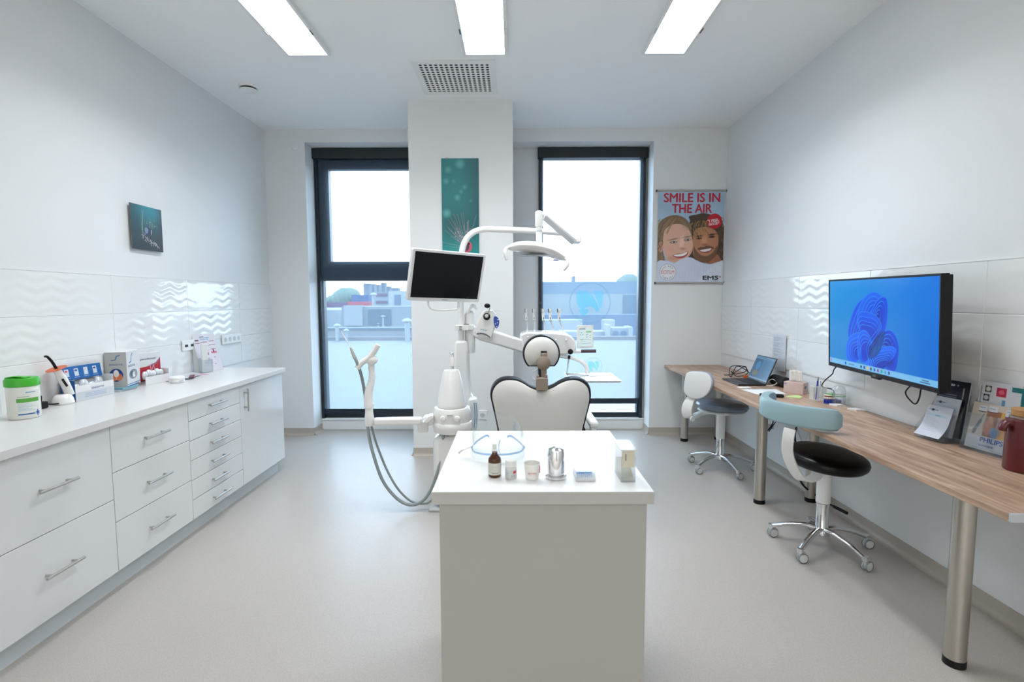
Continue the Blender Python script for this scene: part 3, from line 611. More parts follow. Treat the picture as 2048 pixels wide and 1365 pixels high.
# far stool: grey seat, white back pad
sx_, sy_ = 1.70, 4.15
t = thing('saddle_stool', 'far rolling stool with a grey seat and white padded back', 'stool', (sx_, sy_, 0))
star_base(t, sx_, sy_, math.radians(208))
obj('column_sleeve', MB().cyl((sx_, sy_, .262), (sx_, sy_, .475), .034, n=28), WHP, t)
obj('seat_pan', MB().ell((sx_ + .0, sy_, .495), (.185, .19, .022), 40, 10), WHP, t)
obj('seat', MB().lathe((0, 0, 0), [(.17, .0), (.20, .012), (.212, .034), (.205, .052), (.18, .064), (.10, .070), (0, .071)], n=48), M('grey_vinyl', srgb(112, 126, 142), .22, coat=.3), t)
s_ = COL.objects[-1]; s_.data.transform(WM[t.name]); s_.data.transform(Matrix.Translation((sx_ + .005, sy_, .500)) @ Matrix.Rotation(math.radians(3), 4, 'Y') @ Matrix.Diagonal((.97, .92, 1, 1))); s_.data.transform(WM[t.name].inverted())
# back pad
pc = at(1395, 773, 3.96); nx = Vector((-.80, -.60, .12)).normalized(); sidev = Vector((.6, -.8, 0)); upv = nx.cross(sidev).normalized() * -1
if upv.z < 0: upv = -upv
def pad(m, c, n_, s, u, prof, th, k=5):
    P_ = crom_closed([Vector((x, y, 0)) for x, y in prof], k); R_ = []
    for f_, o in ((.0, -th), (.80, -th), (.96, -th * .75), (1, -th * .3), (1, th * .3), (.96, th * .75), (.80, th), (.0, th)):
        f_ = max(f_, .02); R_.append([m.b.verts.new(c + s * (p.x * f_) + u * (p.y * f_) + n_ * (o + .0)) for p in P_])
    return m.loft(R_)
prof = [(-.10, .06), (-.08, .105), (.0, .118), (.08, .105), (.115, .04), (.09, -.045), (.03, -.095), (-.05, -.10), (-.105, -.05)]
nrm = Vector((.62, .78, -.05)).normalized(); sid = Vector((.78, -.62, 0)).normalized(); uu = sid.cross(nrm); uu = uu if uu.z > 0 else -uu
obj('back_pad', pad(MB(), pc + nrm * .035, nrm, sid, uu, prof, .024), M('pad_grey', srgb(150, 160, 172), .3), t)
obj('back_shell', pad(MB(), pc, nrm, sid, uu, [(x * .97, y * .97) for x, y in prof], .020), M('pad_white', (.74, .75, .75), .3), t)
obj('back_arm', flat_bar([at(1388, 790, 4.0), at(1380, 802, 4.0), at(1374, 818, 4.0), at(1376, 832, 4.01), at(1386, 834, 4.04), at(1400, 828, 4.10), (sx_ - .06, sy_, .488)], lambda f_: .052 + .03 * math.sin(min(1, f_ * 1.35) * PI), .028, Vector((.8, -.6, 0))), WHP, t, bevel=.006)
obj('tilt_knob', MB().lathe(at(1383, 838, 3.98), [(.016, 0), (.02, .004), (.018, .02)], ax=(.3, -1, 0)), GRP, t)
# ------------------------------------------------------------------ dental chair
UPH = M('navy_upholstery', (.003, .005, .009), .4, spec=.35)
SHELL = M('chair_shell', (.66, .65, .62), .3)
TAUPE = M('taupe_metal', srgb(150, 136, 122), .35, .35)
CX_ = .172
t = thing('dental_chair', 'dental treatment chair seen from behind, pale shell with navy edging', 'dental chair', (CX_, 3.7, 0))
def plate(pts, Y, th, tilt=0):
    return [at(px, py, Y) for px, py in pts]
back = [(1083, 779), (1062, 774), (1045, 764), (1030, 758), (1010, 757), (994, 763), (983, 776), (980, 792), (984, 812), (989, 835), (994, 860), (1000, 890), (1010, 920), (1083, 930), (1156, 920), (1163, 890), (1168, 860), (1174, 835), (1180, 812), (1183, 792), (1180, 774), (1170, 763), (1155, 757), (1138, 758), (1122, 764), (1104, 774)]
B = crom_closed([at(px, py, 3.1) for px, py in back], 4)
def dome(P_, c, offs, dirv):
    m = MB(); return m.loft([[m.b.verts.new(c + (p - c) * f_ + dirv * o) for p in P_] for f_, o in offs])
cb = at(1083, 850, 3.1); dv = Vector((0, 1, .10)).normalized()
obj('backrest_upholstery', dome(B, cb, [(.95, .0), (.99, .004), (1.0, .02), (1.0, .055), (.97, .07), (.8, .08), (.3, .085)], dv), UPH, t)
obj('backrest_shell', dome(B, cb, [(.2, -.03), (.7, -.024), (.9, -.014), (.955, -.002), (.955, .01)], dv), SHELL, t)
hc = at(1083, 708, 3.2); hr = .119
HP = []
for i in range(40):
    a = 2 * PI * i / 40; x, z = math.cos(a) * hr, math.sin(a) * hr; z = max(z, -.083); HP.append(hc + Vector((x, 0, z)))
obj('headrest_cushion', dome(HP, hc, [(.88, .0), (.97, .004), (1.0, .02), (1.0, .045), (.93, .065), (.6, .075), (.2, .077)], Vector((0, 1, 0))), UPH, t)
obj('headrest_shell', dome(HP, hc + Vector((0, 0, -.004)), [(.15, -.036), (.5, -.032), (.78, -.018), (.90, -.002), (.90, .02)], Vector((0, 1, 0))), SHELL, t)
a = at(1087, 727, 3.14); obj('pivot_disc', MB().lathe(a, [(.038, .02), (.043, .015), (.043, -.004), (.038, -.008), (.01, -.009)], ax=(0, 1, 0), n=36), TAUPE, t)
obj('headrest_slot', MB().box(hc.x - .006, hc.x + .032, 3.158, 3.163, 1.052, 1.085), M('slot_dark', (.05, .045, .04), .5), t)
a = at(1084, 740, 3.14)
obj('headrest_stem', MB().box(a.x - .004, a.x + .030, 3.138, 3.150, .865, 1.072).box(a.x + .001, a.x + .026, 3.150, 3.165, .90, 1.06), TAUPE, t, bevel=.003)
p, q = at(1072, 781, 3.07), at(1096, 757, 3.07); obj('stem_clamp', MB().box(p.x, q.x, 3.060, 3.118, p.z, q.z).box(p.x + .004, p.x + .018, 3.07, 3.11, q.z, q.z + .018).box(q.x - .018, q.x - .002, 3.07, 3.11, q.z, q.z + .022), TAUPE, t, bevel=.003)
obj('release_cable', MB().tube([at(1075, 738, 3.12), at(1067, 744, 3.12), at(1064, 752, 3.12), at(1068, 759, 3.11), at(1074, 760, 3.10)], .0028, 8), GRP, t)
# seat, leg rest, base (beyond the backrest)
def slab(name, x0, x1, y0, y1, z0, z1, mat, tilt=0, bev=.02):
    m = MB(); c = Vector(((x0 + x1) / 2, y0, z0)); Rm = Matrix.Translation(c) @ Matrix.Rotation(tilt, 4, 'X') @ Matrix.Translation(-c)
    return obj(name, m.box(x0, x1, y0, y1, z0, z1, Rm), mat, t, bevel=bev)
slab('seat_shell', CX_ - .25, CX_ + .27, 3.12, 3.70, .50, .545, SHELL); slab('seat_cushion', CX_ - .26, CX_ + .28, 3.17, 3.72, .546, .60, UPH)
slab('leg_rest', CX_ - .22, CX_ + .24, 3.72, 4.60, .545, .59, UPH, math.radians(-14)); slab('leg_rest_shell', CX_ - .20, CX_ + .22, 3.72, 4.58, .515, .543, SHELL, math.radians(-14))
slab('lift_column', CX_ - .13, CX_ + .13, 3.35, 3.75, .10, .50, SHELL); slab('base_plate', CX_ - .24, CX_ + .24, 3.15, 4.25, .0, .10, SHELL)
obj('armrest', MB().box(CX_ + .30, CX_ + .36, 3.15, 3.55, .60, .635).box(CX_ + .31, CX_ + .35, 3.18, 3.24, .52, .60).box(CX_ + .20, CX_ + .35, 3.18, 3.24, .505, .535), WHP, t, bevel=.012)

# ------------------------------------------------------------------ dental unit with cuspidor
UY = 3.40
t = thing('dental_unit', 'white dental unit column with spittoon housing and chrome tap', 'dental unit', (-.42, 3.5, 0))
c = at(904, 800, UY); ux = c.x
obj('pedestal', MB().box(ux - .125, ux + .14, UY - .09, UY + .18, .02, .50), WHP2, t, bevel=.045)
obj('foot_plate', MB().box(ux - .15, ux + .30, UY - .11, UY + .28, 0, .02), GRP, t, bevel=.006)
zb = at(904, 862, UY).z; z1 = at(904, 836, UY - .12).z
obj('unit_housing', MB().lathe((ux, UY, zb - .01), [(.09, 0), (.122, .012), (.133, .04), (.133, .075), (.128, .082)], n=44), WHP2, t)
obj('bowl_ring', MB().lathe((ux, UY, zb + .072), [(.126, .0), (.128, .03), (.127, .07), (.118, .092), (.09, .10)], n=44), M('milky_plastic', (.82, .82, .80), .18, coat=.5), t)
for dx in (-.045, .045): obj('rinse_knob', MB().lathe((ux + dx, UY - .12, zb + .108), [(.021, .02), (.021, 0), (.017, -.008), (.004, -.010)], ax=(0, 1, 0)), WHP, t)
obj('rinse_button', MB().box(ux - .018, ux + .018, UY - .134, UY - .12, zb + .128, zb + .142), GRP, t, bevel=.003)
zc = zb + .17; zt = at(904, 741, UY - .03).z
obj('bowl_cover', MB().lathe((ux, UY - .01, zc), [(.096, 0), (.099, .006), (.097, .02), (.088, .08), (.068, (zt - zc) * .72), (.055, (zt - zc) * .94), (.048, zt - zc), (.0, zt - zc + .001)], n=44), WHP2, t)
a = at(905, 741, UY); b_ = at(905, 708, UY)
obj('chrome_tap', MB().cyl(a - Vector((0, 0, .006)), b_, .008, n=14).box(a.x - .010, a.x + .010, UY - .012, UY + .008, a.z + .03, b_.z - .02).ell((b_.x - .004, UY - .008, b_.z + .003), (.013, .012, .010), 16, 8).cyl((b_.x - .004, UY, b_.z), (b_.x - .018, UY - .01, b_.z + .008), .006, n=10), CHROME, t)
# rounded tower behind with supports
tw = [(905, 800), (907, 745), (908, 690), (911, 682), (934, 682), (937, 705), (938, 745), (941, 792), (952, 800), (954, 862), (905, 862)]
P_ = [at(px, py, 3.62) for px, py in tw]; obj('support_tower', MB().prism(P_, (0, .13, 0)), WHP2, t, bevel=.018)
obj('side_box', MB().prism([at(px, py, 3.50) for px, py in ((936, 800), (951, 797), (955, 803), (955, 862), (936, 862))], (0, .1, 0)), WHP2, t, bevel=.01)
for px in (948, 952): obj('clear_strip', MB().tube([at(px, 806, 3.49), at(px + 2, 830, 3.49), at(px, 860, 3.49)], .003, 8), clear('strip', (.6, .8, .95), .1, .1, (.3, .5, .7), .4), t)
# main post carrying lamp, monitor and arm
pp = at(921, 690, 3.6)
obj('support_post', MB().cyl((pp.x, 3.66, 1.02), (pp.x, 3.66, 1.62), .0225, n=28), WHP2, t)
a, b_ = at(909, 662, 3.58), at(937, 651, 3.58)
obj('post_collar', MB().box(a.x, b_.x, 3.60, 3.72, a.z, b_.z).cyl((b_.x, 3.66, a.z), (b_.x, 3.66, b_.z), .03, n=20), WHP2, t, bevel=.004)
for py in (654, 659): p = at(921, py, 3.595); obj('collar_screw', MB().box(p.x - .010, p.x + .010, 3.594, 3.60, p.z - .003, p.z + .003), M('screw_grey', (.18, .19, .2), .4), t)
p = at(932, 650.5, 3.6); obj('brake_slot', MB().box(p.x - .018, p.x + .018, 3.61, 3.70, p.z - .0, p.z + .006), M('screw_grey'), t)

# ------------------------------------------------------------------ operating lamp
LY = 3.66
t = thing('operating_lamp', 'white dental operating lamp hanging from a curved pole', 'dental lamp', (pp.x, LY, 1.62))
P_ = [(pp.x, LY, 1.5), at(922, 520, LY), at(924, 503, LY), at(928, 488, LY), at(937, 473, LY), at(951, 463, LY), at(970, 459, LY), at(1000, 459.5, LY), at(1060, 462, LY), at(1110, 465, LY), at(1147, 468, LY)]
obj('curved_pole', MB().tube(P_, .0215, 20, 6), WHP2, t)
j = at(1149, 473, LY)
obj('elbow_joint', MB().cyl(j + Vector((0, .0, -.05)), j + Vector((0, 0, .035)), .030, n=24).box(j.x - .028, j.x + .036, LY - .10, LY, j.z - .055, j.z + .02), WHP2, t, bevel=.008)
e0, e1 = at(1148, 482, LY - .12), at(1086, 431, LY - .33)
obj('spring_arm', flat_bar([e0, (e0 + e1) / 2, e1], .050, .034, Vector((0, -1, 0))), WHP2, t, bevel=.008)
obj('arm_cover_strip', flat_bar([e0 + Vector((-.010, -.026, -.016)), e1 + Vector((.004, -.026, -.018))], .010, .030, Vector((0, -1, 0))), GRP, t)
k = at(1078, 430, LY - .34); kz = at(1077, 489, LY - .34).z; KY = k.y
obj('lamp_post', MB().lathe((k.x, KY, kz), [(.019, 0), (.0205, .11), (.0235, .112), (.026, .12), (.026, k.z - kz), (.024, k.z - kz + .018), (.012, k.z - kz + .026)], n=28).cyl((k.x, KY, k.z), e1, .024, n=20), WHP2, t)
obj('rating_label', MB().cyl((k.x, KY, kz + .075), (k.x, KY, kz + .09), .0208, n=28), GRP, t)
# head: swept body with two D handles
m = MB(); secs = []
sp = [(1015, 496, .04), (1023, 496, .42), (1038, 496, .8), (1058, 497.5, 1.0), (1078, 500, 1.0), (1098, 504, .93), (1114, 510, .72), (1126, 516, .45), (1134, 519.5, .08)]
for px, py, s in sp:
    c = at(px, py, KY); h = .010 + .027 * s; dpt = .02 + .085 * s
    secs.append([m.b.verts.new(c + Vector((0, dpt * math.cos(a_), h * (math.sin(a_) * (1.25 if math.sin(a_) > 0 else .8)) - .012 * s * math.cos(a_) ))) for a_ in [2 * PI * i_ / 20 for i_ in range(20)]])
m.loft(secs); obj('lamp_head', m, WHP2, t, sub=1)
c = at(1112, 520.5, KY - .06); obj('sensor', MB().ell(c, (.022, .012, .006), 16, 8), M('sensor_violet', (.35, .36, .65), .2), t)
obj('reflector', MB().ell(at(1072, 511, KY) , (.12, .055, .010), 28, 8), M('reflector', (.5, .52, .55), .15, .6), t)
obj('handle', MB().tube([at(1020, 494, KY - .03), at(1012, 498, KY - .05), at(1010.5, 508, KY - .06), at(1014, 521, KY - .06)], lambda q: .0125 - .003 * abs(q * 2 - 1), 12, 5), WHP2, t)
obj('handle', MB().tube([at(1128, 517, KY - .03), at(1135, 521, KY - .05), at(1134, 532, KY - .06), at(1127, 541, KY - .06)], lambda q: .0125 - .003 * abs(q * 2 - 1), 12, 5), WHP2, t)

# ------------------------------------------------------------------ monitor on the unit
t = thing('dental_monitor', 'tilted monitor with a white frame and dark screen on the dental unit', 'monitor', at(893, 603, 3.45))
TL, TR, BR, BL = [Vector(q) for q in ((-.6317, 3.2554, 1.7273), (-.1902, 3.583, 1.7126), (-.2469, 3.6446, 1.3839), (-.6884, 3.317, 1.3986))]
u = ((TR + BR) - (TL + BL)).normalized(); v = ((TL + TR) - (BL + BR)).normalized(); ce = (TL + TR + BR + BL) / 4
w2, h2 = ((TR - TL).length + (BR - BL).length) / 4, ((TL - BL).length + (TR - BR).length) / 4
F = frame(ce, u, v)
def rrect(x0, x1, y0, y1, r, n=5):
    return [(cx + math.cos(a) * r, cy + math.sin(a) * r) for cx, cy, a0 in ((x1 - r, y1 - r, 0), (x0 + r, y1 - r, PI / 2), (x0 + r, y0 + r, PI), (x1 - r, y0 + r, 1.5 * PI)) for a in [a0 + PI / 2 * i / n for i in range(n + 1)]]
def rplate(F, x0, x1, y0, y1, r, z0, z1, m=None):
    m = m or MB(); return m.prism([F @ Vector((x, y, z0)) for x, y in rrect(x0, x1, y0, y1, r)], (F.to_3x3() @ Vector((0, 0, z1 - z0))))
obj('housing', rplate(F, -w2, w2, -h2, h2, .014, -.035, 0), M('monitor_frame', (.72, .73, .73), .3), t, bevel=.002)
obj('screen', rplate(F, -w2 + .018, w2 - .020, -h2 + .024, h2 - .016, .001, -.001, .0012), M('dark_screen', (.007, .009, .011), .2, spec=.3), t)
text('maker_lettering', 'EIZO', F, -.022, -h2 + .008, .040, .008, M('logo_dark', (.06, .06, .07), .4), t, lift=.0008, bold=.02)
obj('handle', MB().tube([F @ Vector(p) for p in ((-.115, -h2, -.02), (-.112, -h2 - .028, -.015), (-.082, -h2 - .056, -.012), (.0, -h2 - .062, -.012), (.085, -h2 - .056, -.012), (.118, -h2 - .045, -.015), (.12, -h2, -.02))], (.009, .007), 10, 4), WHP2, t)
obj('mount_arm', MB().cyl(F @ Vector((.05, 0, -.035)), F @ Vector((.05, 0, -.05)), .05, n=24).tube([F @ Vector((.05, 0, -.04)), (pp.x - .02, 3.60, ce.z - .02), (pp.x, 3.66, ce.z - .03)], .02, sm=3), WHP2, t)

# ------------------------------------------------------------------ suction arm
SY = 3.30
t = thing('suction_set', 'white jointed suction arm reaching left from the dental unit', 'suction arm', at(845, 850, SY))
obj('pivot_bracket', MB().prism([at(px, py, UY - .04) for px, py in ((845, 836), (862, 831), (868, 834), (868, 852), (845, 853))], (0, .08, 0)).cyl(at(846, 864, SY + .05), at(846, 842, SY + .05), .035, n=24), WHP2, t, bevel=.006)
obj('lower_link', flat_bar([at(845, 842, SY), at(800, 842.5, SY), at(748, 844, SY)], .050, .050, Vector((0, 0, 1))), WHP2, t, bevel=.014)
obj('pivot_cover', MB().prism([at(px, py, SY) for px, py in ((846, 846), (856, 834), (865, 831), (867, 836), (855, 848))], (0, .05, 0)), WHP2, t, bevel=.004)
obj('elbow_joint', MB().lathe(at(739, 852, SY), [(.026, 0), (.030, .01), (.031, .05), (.026, .09), (.026, .12), (.031, .135), (.029, .15)], n=28), WHP2, t)
obj('upper_link', MB().tube([at(738, 815, SY), at(736.5, 800, SY), at(738, 782, SY), at(743, 762, SY), at(744, 750, SY), at(743.5, 738, SY)], lambda q: .031 - .013 * q, 16, 5), WHP2, t)
obj('holder_neck', MB().lathe(at(743, 741, SY), [(.020, 0), (.021, .028), (.019, .03), (.024, .045), (.018, .07)], n=24), WHP2, t)
obj('hose_holder', MB().tube([at(715, 737, SY - .02), at(722, 727, SY - .02), at(738, 716, SY - .02), at(748, 703, SY - .02), at(756, 690, SY - .02)], lambda q: (.020, .021 - .005 * abs(q - .5)), 14, 5).ell(at(744, 720, SY - .01), (.038, .03, .032), 18, 10), WHP2, t)
HOSE = M('hose_grey', srgb(140, 150, 150), .45)
obj('suction_hose', MB().tube([at(708, 712, SY - .03), at(716, 730, SY - .03), at(724, 757, SY + .02), at(730, 790, SY + .05), at(734, 825, SY + .06), at(736, 860, SY + .04), at(744, 900, SY), at(763, 957, SY), at(786, 990, SY), at(808, 1007, SY), at(829, 1010, SY), at(850, 998, SY), at(867, 968, SY + .01), at(881, 922, SY + .02), at(886, 880, SY + .03), at(887, 862, SY + .03)], .0105, 14, 6), HOSE, label='thicker grey suction hose looping from the arm to the unit', cat='hose')
p = at(708, 712, SY - .03); d = (at(700, 696, SY - .03) - at(711, 722, SY - .03)).normalized()
o = obj('handpiece_tip', MB().tube([p - d * .02, p + d * .02, p + d * .055], lambda q: .013 - .006 * q, 12, 3), STEEL, COL.objects[-1])
obj('cannula', MB().tube([p + d * .05, at(694, 684, SY - .03), at(682, 662, SY - .03)], .0028, 8, 4), WHP, COL.objects[-2])
obj('saliva_hose', MB().tube([at(742, 850, SY + .02), at(748, 872, SY + .03), at(756, 897, SY + .03), at(775, 943, SY + .03), at(797, 980, SY + .03), at(822, 1003, SY + .03), at(846, 1008, SY + .03), at(864, 1000, SY + .03), at(880, 970, SY + .04), at(892, 920, SY + .05), at(896, 862, SY + .05)], .0075, 12, 6), HOSE, label='thinner grey saliva hose hanging inside the suction hose loop', cat='hose')

# ------------------------------------------------------------------ instrument delivery unit
DY = 3.72
t = thing('instrument_console', 'white dental delivery console on a long arm behind the headrest', 'dental console', at(1095, 700, DY))
obj('support_arm', MB().prism([at(px, py, 3.66) for px, py in ((936, 644), (950, 652), (1000, 666), (1046, 680), (1050, 708), (1000, 693), (960, 682), (936, 668))], (0, .09, 0)), WHP2, t, bevel=.014)
obj('arm_pivot', MB().cyl((pp.x + .06, 3.69, 1.02), (pp.x + .06, 3.69, 1.30), .038, n=28).ell((pp.x + .06, 3.69, 1.30), (.038, .038, .03), 28, 10), WHP2, t)
con = [(1040, 676), (1044, 668), (1056, 665), (1090, 665), (1120, 666), (1138, 670), (1149, 680), (1152, 692), (1150, 706), (1130, 711), (1100, 709), (1060, 706), (1042, 694)]
P_ = crom_closed([at(px, py, DY - .02) for px, py in con], 4); obj('console_body', MB().prism(P_, (0, .22, 0)), WHP2, t, bevel=.014)
mt = M('console_mark', (.10, .11, .12), .4)
for i, (x0, x1, lean) in enumerate(((1052, 1057, 4), (1067, 1070, 3), (1086, 1093, 8), (1100, 1112, 12), (1118, 1136, 15))):
    lab = ('leftmost of the upright white handpieces on the console', 'second from the left of the upright white handpieces', 'middle one of the five upright white handpieces', 'second from the right of the upright white handpieces', 'rightmost of the upright white handpieces, its hose leaning far right')[i]
    s_ = .007 if i < 2 else .010
    h = thing('handpiece', lab, 'handpiece', at(x0, 668, DY + .03), group='handpieces on the delivery console')
    yy = DY + .03
    top = at(x0 + .5, 617, yy); mid = at(x0 + 1, 642, yy)
    obj('handle', MB().tube([at(x0, 618, yy), at(x0, 628, yy), mid], s_, 12, 3), WHP2, h)
    obj('clip', MB().box(top.x - s_ * 1.6, top.x - s_ * 1.1, yy - .01, yy + .01, top.z - .028, top.z - .002).box(top.x - s_ * 1.6, top.x + s_ * .2, yy - .012, yy - .008, top.z - .03, top.z - .028).box(top.x - s_ * .05, top.x + s_ * .45, yy - .0125, yy - .009, mid.z + .012, mid.z + .026).box(mid.x - s_ * 1.2, mid.x + s_, yy - .011, yy - .008, mid.z - .002, mid.z + .001), mt, h)
    obj('hose', MB().tube([at(x0 + 1, 640, yy), at(x0 + 2 + lean * .2, 652, yy + .01), at(x0 + lean * .62, 663, yy + .01), at(x0 + lean, 676 if i < 2 else 682, DY - .03)], .0052, 10, 4), M('handpiece_hose', (.70, .73, .75), .35), h)
F = frame(at(1171, 674, DY + .02), at(1189, 670, DY + .02) - at(1155, 671, DY - .0), at(1170, 652, DY) - at(1174, 697, DY))
hw, hh = .060, .083
obj('touch_panel', rplate(F, -hw, hw, -hh, hh, .006, -.014, 0), WHP2, t, bevel=.001)
cv = Cv(.10, .135, 80, (214, 236, 238))
cv.rect(.004, .125, .05, .131, (110, 120, 130)); cv.rect(.055, .10, .095, .112, (150, 200, 150), .8)
for x, y in ((.02, .10), (.03, .085), (.012, .085), (.06, .085), (.06, .068), (.085, .08), (.085, .066), (.014, .05), (.025, .05)): cv.ell(x, y, .003, .003, (50, 70, 80))
cv.line([(.03, .05), (.09, .05)], .002, (120, 150, 165)); cv.line([(.012, .02), (.09, .022)], .002, (120, 150, 165)); cv.line([(.012, .035), (.05, .035)], .0015, (150, 170, 180))
link('touch_screen', cv.mesh(F @ Matrix.Translation((-.05, -.07, 0))), [ink('panel_screen', .15, .5)], t)
a, b_ = at(1150, 703, DY), at(1192, 702.5, DY)
obj('pull_handle', MB().tube([a + Vector((.04, 0, 0)), b_], (.010, .013), 14, 0), M('plum_grip', (.06, .035, .05), .4), t); obj('handle_root', MB().cyl(a - Vector((.02, 0, 0)), a + Vector((.042, 0, 0)), .015, n=16), WHP2, t)
c = at(1141, 704, DY - .04); obj('black_knob', MB().lathe(c, [(.019, .012), (.020, 0), (.016, -.010), (.006, -.014)], ax=(0, 1, 0)), BLACK, t)
s_ = obj('air_water_syringe', MB().tube([at(1138.5, 712, DY - .05), at(1137, 722, DY - .05), at(1135, 737, DY - .05), at(1133, 749, DY - .05)], lambda q: .0085 - .0065 * q, 12, 4), GRP, label='slim grey air and water syringe hanging below the console', cat='syringe')
obj('grip', MB().cyl(at(1138.5, 711, DY - .05), at(1138, 718, DY - .05), .0092, n=14), BLACK, s_)
TY0, TY1 = 3.42, 3.80
tt = obj('tray_arm', MB().tube([at(1120, 713, DY), at(1135, 715, DY), at(1152, 719, DY), at(1166, 726, DY), at(1173, 735, DY), at(1175, 748, DY)], lambda q: .013 + .004 * q, 14, 4), WHP2, t)
zt = at(1180, 757, 3.62).z
x0, x1 = at(1127, 750, TY1).x, at(1243, 765, TY0).x
x0 = at(1130, 749, TY1).x; x1 = at(1243, 763, TY0).x
tr_ = thing('instrument_tray', 'shallow steel instrument tray right of the dental chair back', 'tray', ((x0 + x1) / 2, 3.61, zt))
m = MB(); r_ = [[m.b.verts.new(p) for p in ((x0 + e_, TY0 + e_, zt + h_), (x1 - e_, TY0 + e_, zt + h_), (x1 - e_, TY1 - e_, zt + h_), (x0 + e_, TY1 - e_, zt + h_))] for e_, h_ in ((.012, 0), (0, .012), (-.003, .012), (.010, -.002))]
for q, s2 in ((0, 1), (1, 2), (2, 3)):
    for i in range(4): m.b.faces.new((r_[q][i], r_[q][(i + 1) % 4], r_[s2][(i + 1) % 4], r_[s2][i]))
m.b.faces.new(r_[0]); m.b.faces.new(r_[3][::-1]); obj('tray_pan', m, M('tray_steel', (.70, .69, .68), .25, .8), tr_)
obj('paper_liner', MB().box(x0 + .016, x1 - .016, TY0 + .016, TY1 - .016, zt + .0005, zt + .002), PAPER, tr_)
obj('probe', MB().tube([at(1180, 754, 3.66), at(1190, 753, 3.65), at(1197, 751, 3.68)], .0022, 8, 3), STEEL, label='thin steel probe lying slanted on the instrument tray', cat='dental instrument')
COL.objects[-1].location.z = zt + .003
obj('dental_mirror', MB().tube([at(1160, 752, 3.68), at(1170, 751, 3.70), at(1178, 750, 3.72)], .0022, 8, 3), STEEL, label='short steel instrument beside the left edge of the tray', cat='dental instrument')
COL.objects[-1].location.z = zt + .003

# ------------------------------------------------------------------ air polishing device on the arm
PY_ = 3.50
t = thing('polishing_device', 'small white table-top polishing device with blue keypad on the unit arm', 'dental device', at(968, 676, PY_))
pts = [(966, 623), (973, 619.5), (985, 621), (990, 626), (991, 640), (990, 655), (984, 674), (980, 678), (976, 673), (967, 669), (957, 668.5), (951, 669), (948.5, 664), (953, 650), (960, 633)]
obj('device_body', MB().prism([at(px, py, PY_) for px, py in pts], (0, .09, 0)), WHP2, t, bevel=.007)
obj('mounting_foot', MB().box(at(955, 672, PY_).x, at(985, 672, PY_).x, PY_ + .02, 3.66, at(955, 676, PY_).z, at(955, 668, PY_).z), WHP2, t, bevel=.004)
bp = crom_closed([at(px, py, PY_ - .001) for px, py in ((990, 633), (995, 635), (998.5, 642), (997.5, 651), (994, 657), (990.5, 655), (987.5, 645), (987.5, 636))], 4)
obj('keypad', MB().prism(bp, (0, -.003, 0)), M('keypad_blue', srgb(20, 70, 170), .3), t)
for px, py in ((995, 646), (991, 648), (993.5, 654), (996, 640)): c = at(px, py, PY_ - .005); obj('key', MB().ell(c, (.004, .0015, .004), 10, 6), WHP, t)
c = at(973.5, 634, PY_ - .0); obj('powder_cap', MB().lathe(c, [(.024, .0), (.024, -.012), (.020, -.02), (.012, -.021)], ax=(0, 1, -.3)), BLACK, t)
obj('cap_top', MB().lathe(c + Vector((0, -.022, .007)), [(.013, .0), (.012, -.004), (.004, -.006)], ax=(0, 1, -.3)), GRP, t)
obj('tip_rod', MB().tube([at(975.5, 632, PY_ - .02), at(978, 622, PY_ - .02), at(979.5, 615, PY_ - .02)], .0035, 8, 3), STEEL, t)
obj('black_nozzle', MB().ell(at(974.5, 612, PY_ - .02), (.021, .014, .016), 18, 10), BLACK, t)
obj('thin_wire', MB().tube([at(971, 609, PY_), at(960, 606, PY_), at(964, 612, PY_), at(968, 616, PY_)], .0012, 6, 4).tube([at(980, 625, PY_), at(986, 622, PY_), at(996, 621.5, PY_), at(1003, 623, PY_)], .0012, 6, 4), GRP, t)
gm = MB()
for i in range(9):
    a, b_ = 953.5 + i * 3, 953.5 + i * 3 + 2.4; f_ = lambda x: 667.3 - 4.5 * math.sin(min(1, max(0, (x - 951) / 30)) * PI) + (x - 951) * .22
    gm.prism([at(a, f_(a), PY_ - .002), at(b_, f_(b_), PY_ - .002), at(b_, f_(b_) + 3.4, PY_ - .002), at(a, f_(a) + 3.4, PY_ - .002)], (0, -.002, 0))
obj('dial_marks', gm, M('dial_grey', (.12, .14, .16), .4), t)
F = frame(at(961, 661, PY_ - .001), (1, 0, -.12), (0, 0, 1)); text('device_lettering', 'NSK air', F, 0, 0, .048, .011, M('cyan_ink', srgb(40, 160, 190), .4), t, bold=.02)
a = at(950, 600, 3.6); obj('hook_arm', MB().tube([(pp.x + .06, 3.69, 1.27), at(937, 625, 3.66), at(940, 615, 3.66), at(948, 612, 3.66), at(955, 618, 3.66)], .013, 12, 4), WHP2, t)
# ------------------------------------------------------------------ pictures
PRN = ink('print_gloss', .42); PRM = ink('print_matt', .5)
# small square print on the left wall
F = frame((L + .022, 3.345, 1.742), (0, 1, 0), (0, 0, 1)); W_ = .292
t = thing('wall_print', 'small dark teal seed-head print floating on the left wall', 'picture', (L + .012, 3.49, 1.742))
obj('panel', fbox(F, 0, W_, 0, W_, -.006, 0), M('print_edge', (.12, .14, .14), .4), t); obj('spacer', fbox(F, .06, W_ - .06, .06, W_ - .06, -.0215, -.006), WHP, t)
cv = Cv(W_, W_, 220, (2, 20, 28)); 
def g(x, y):
    d = np.exp(-(((x - .62) / .42) ** 2 + ((y - 1.0) / .38) ** 2)); e = np.clip(1.2 - x, 0, 1) * np.clip(y * .9, 0, 1)
    return np.stack([.002 + 0 * x, .008 + .19 * d + .05 * e, .014 + .24 * d + .06 * e], -1) * (1 - .55 * np.clip((x - .75) * 3, 0, 1))[..., None]
cv.grad(g); q = lambda x, y: (x * W_, y * W_)
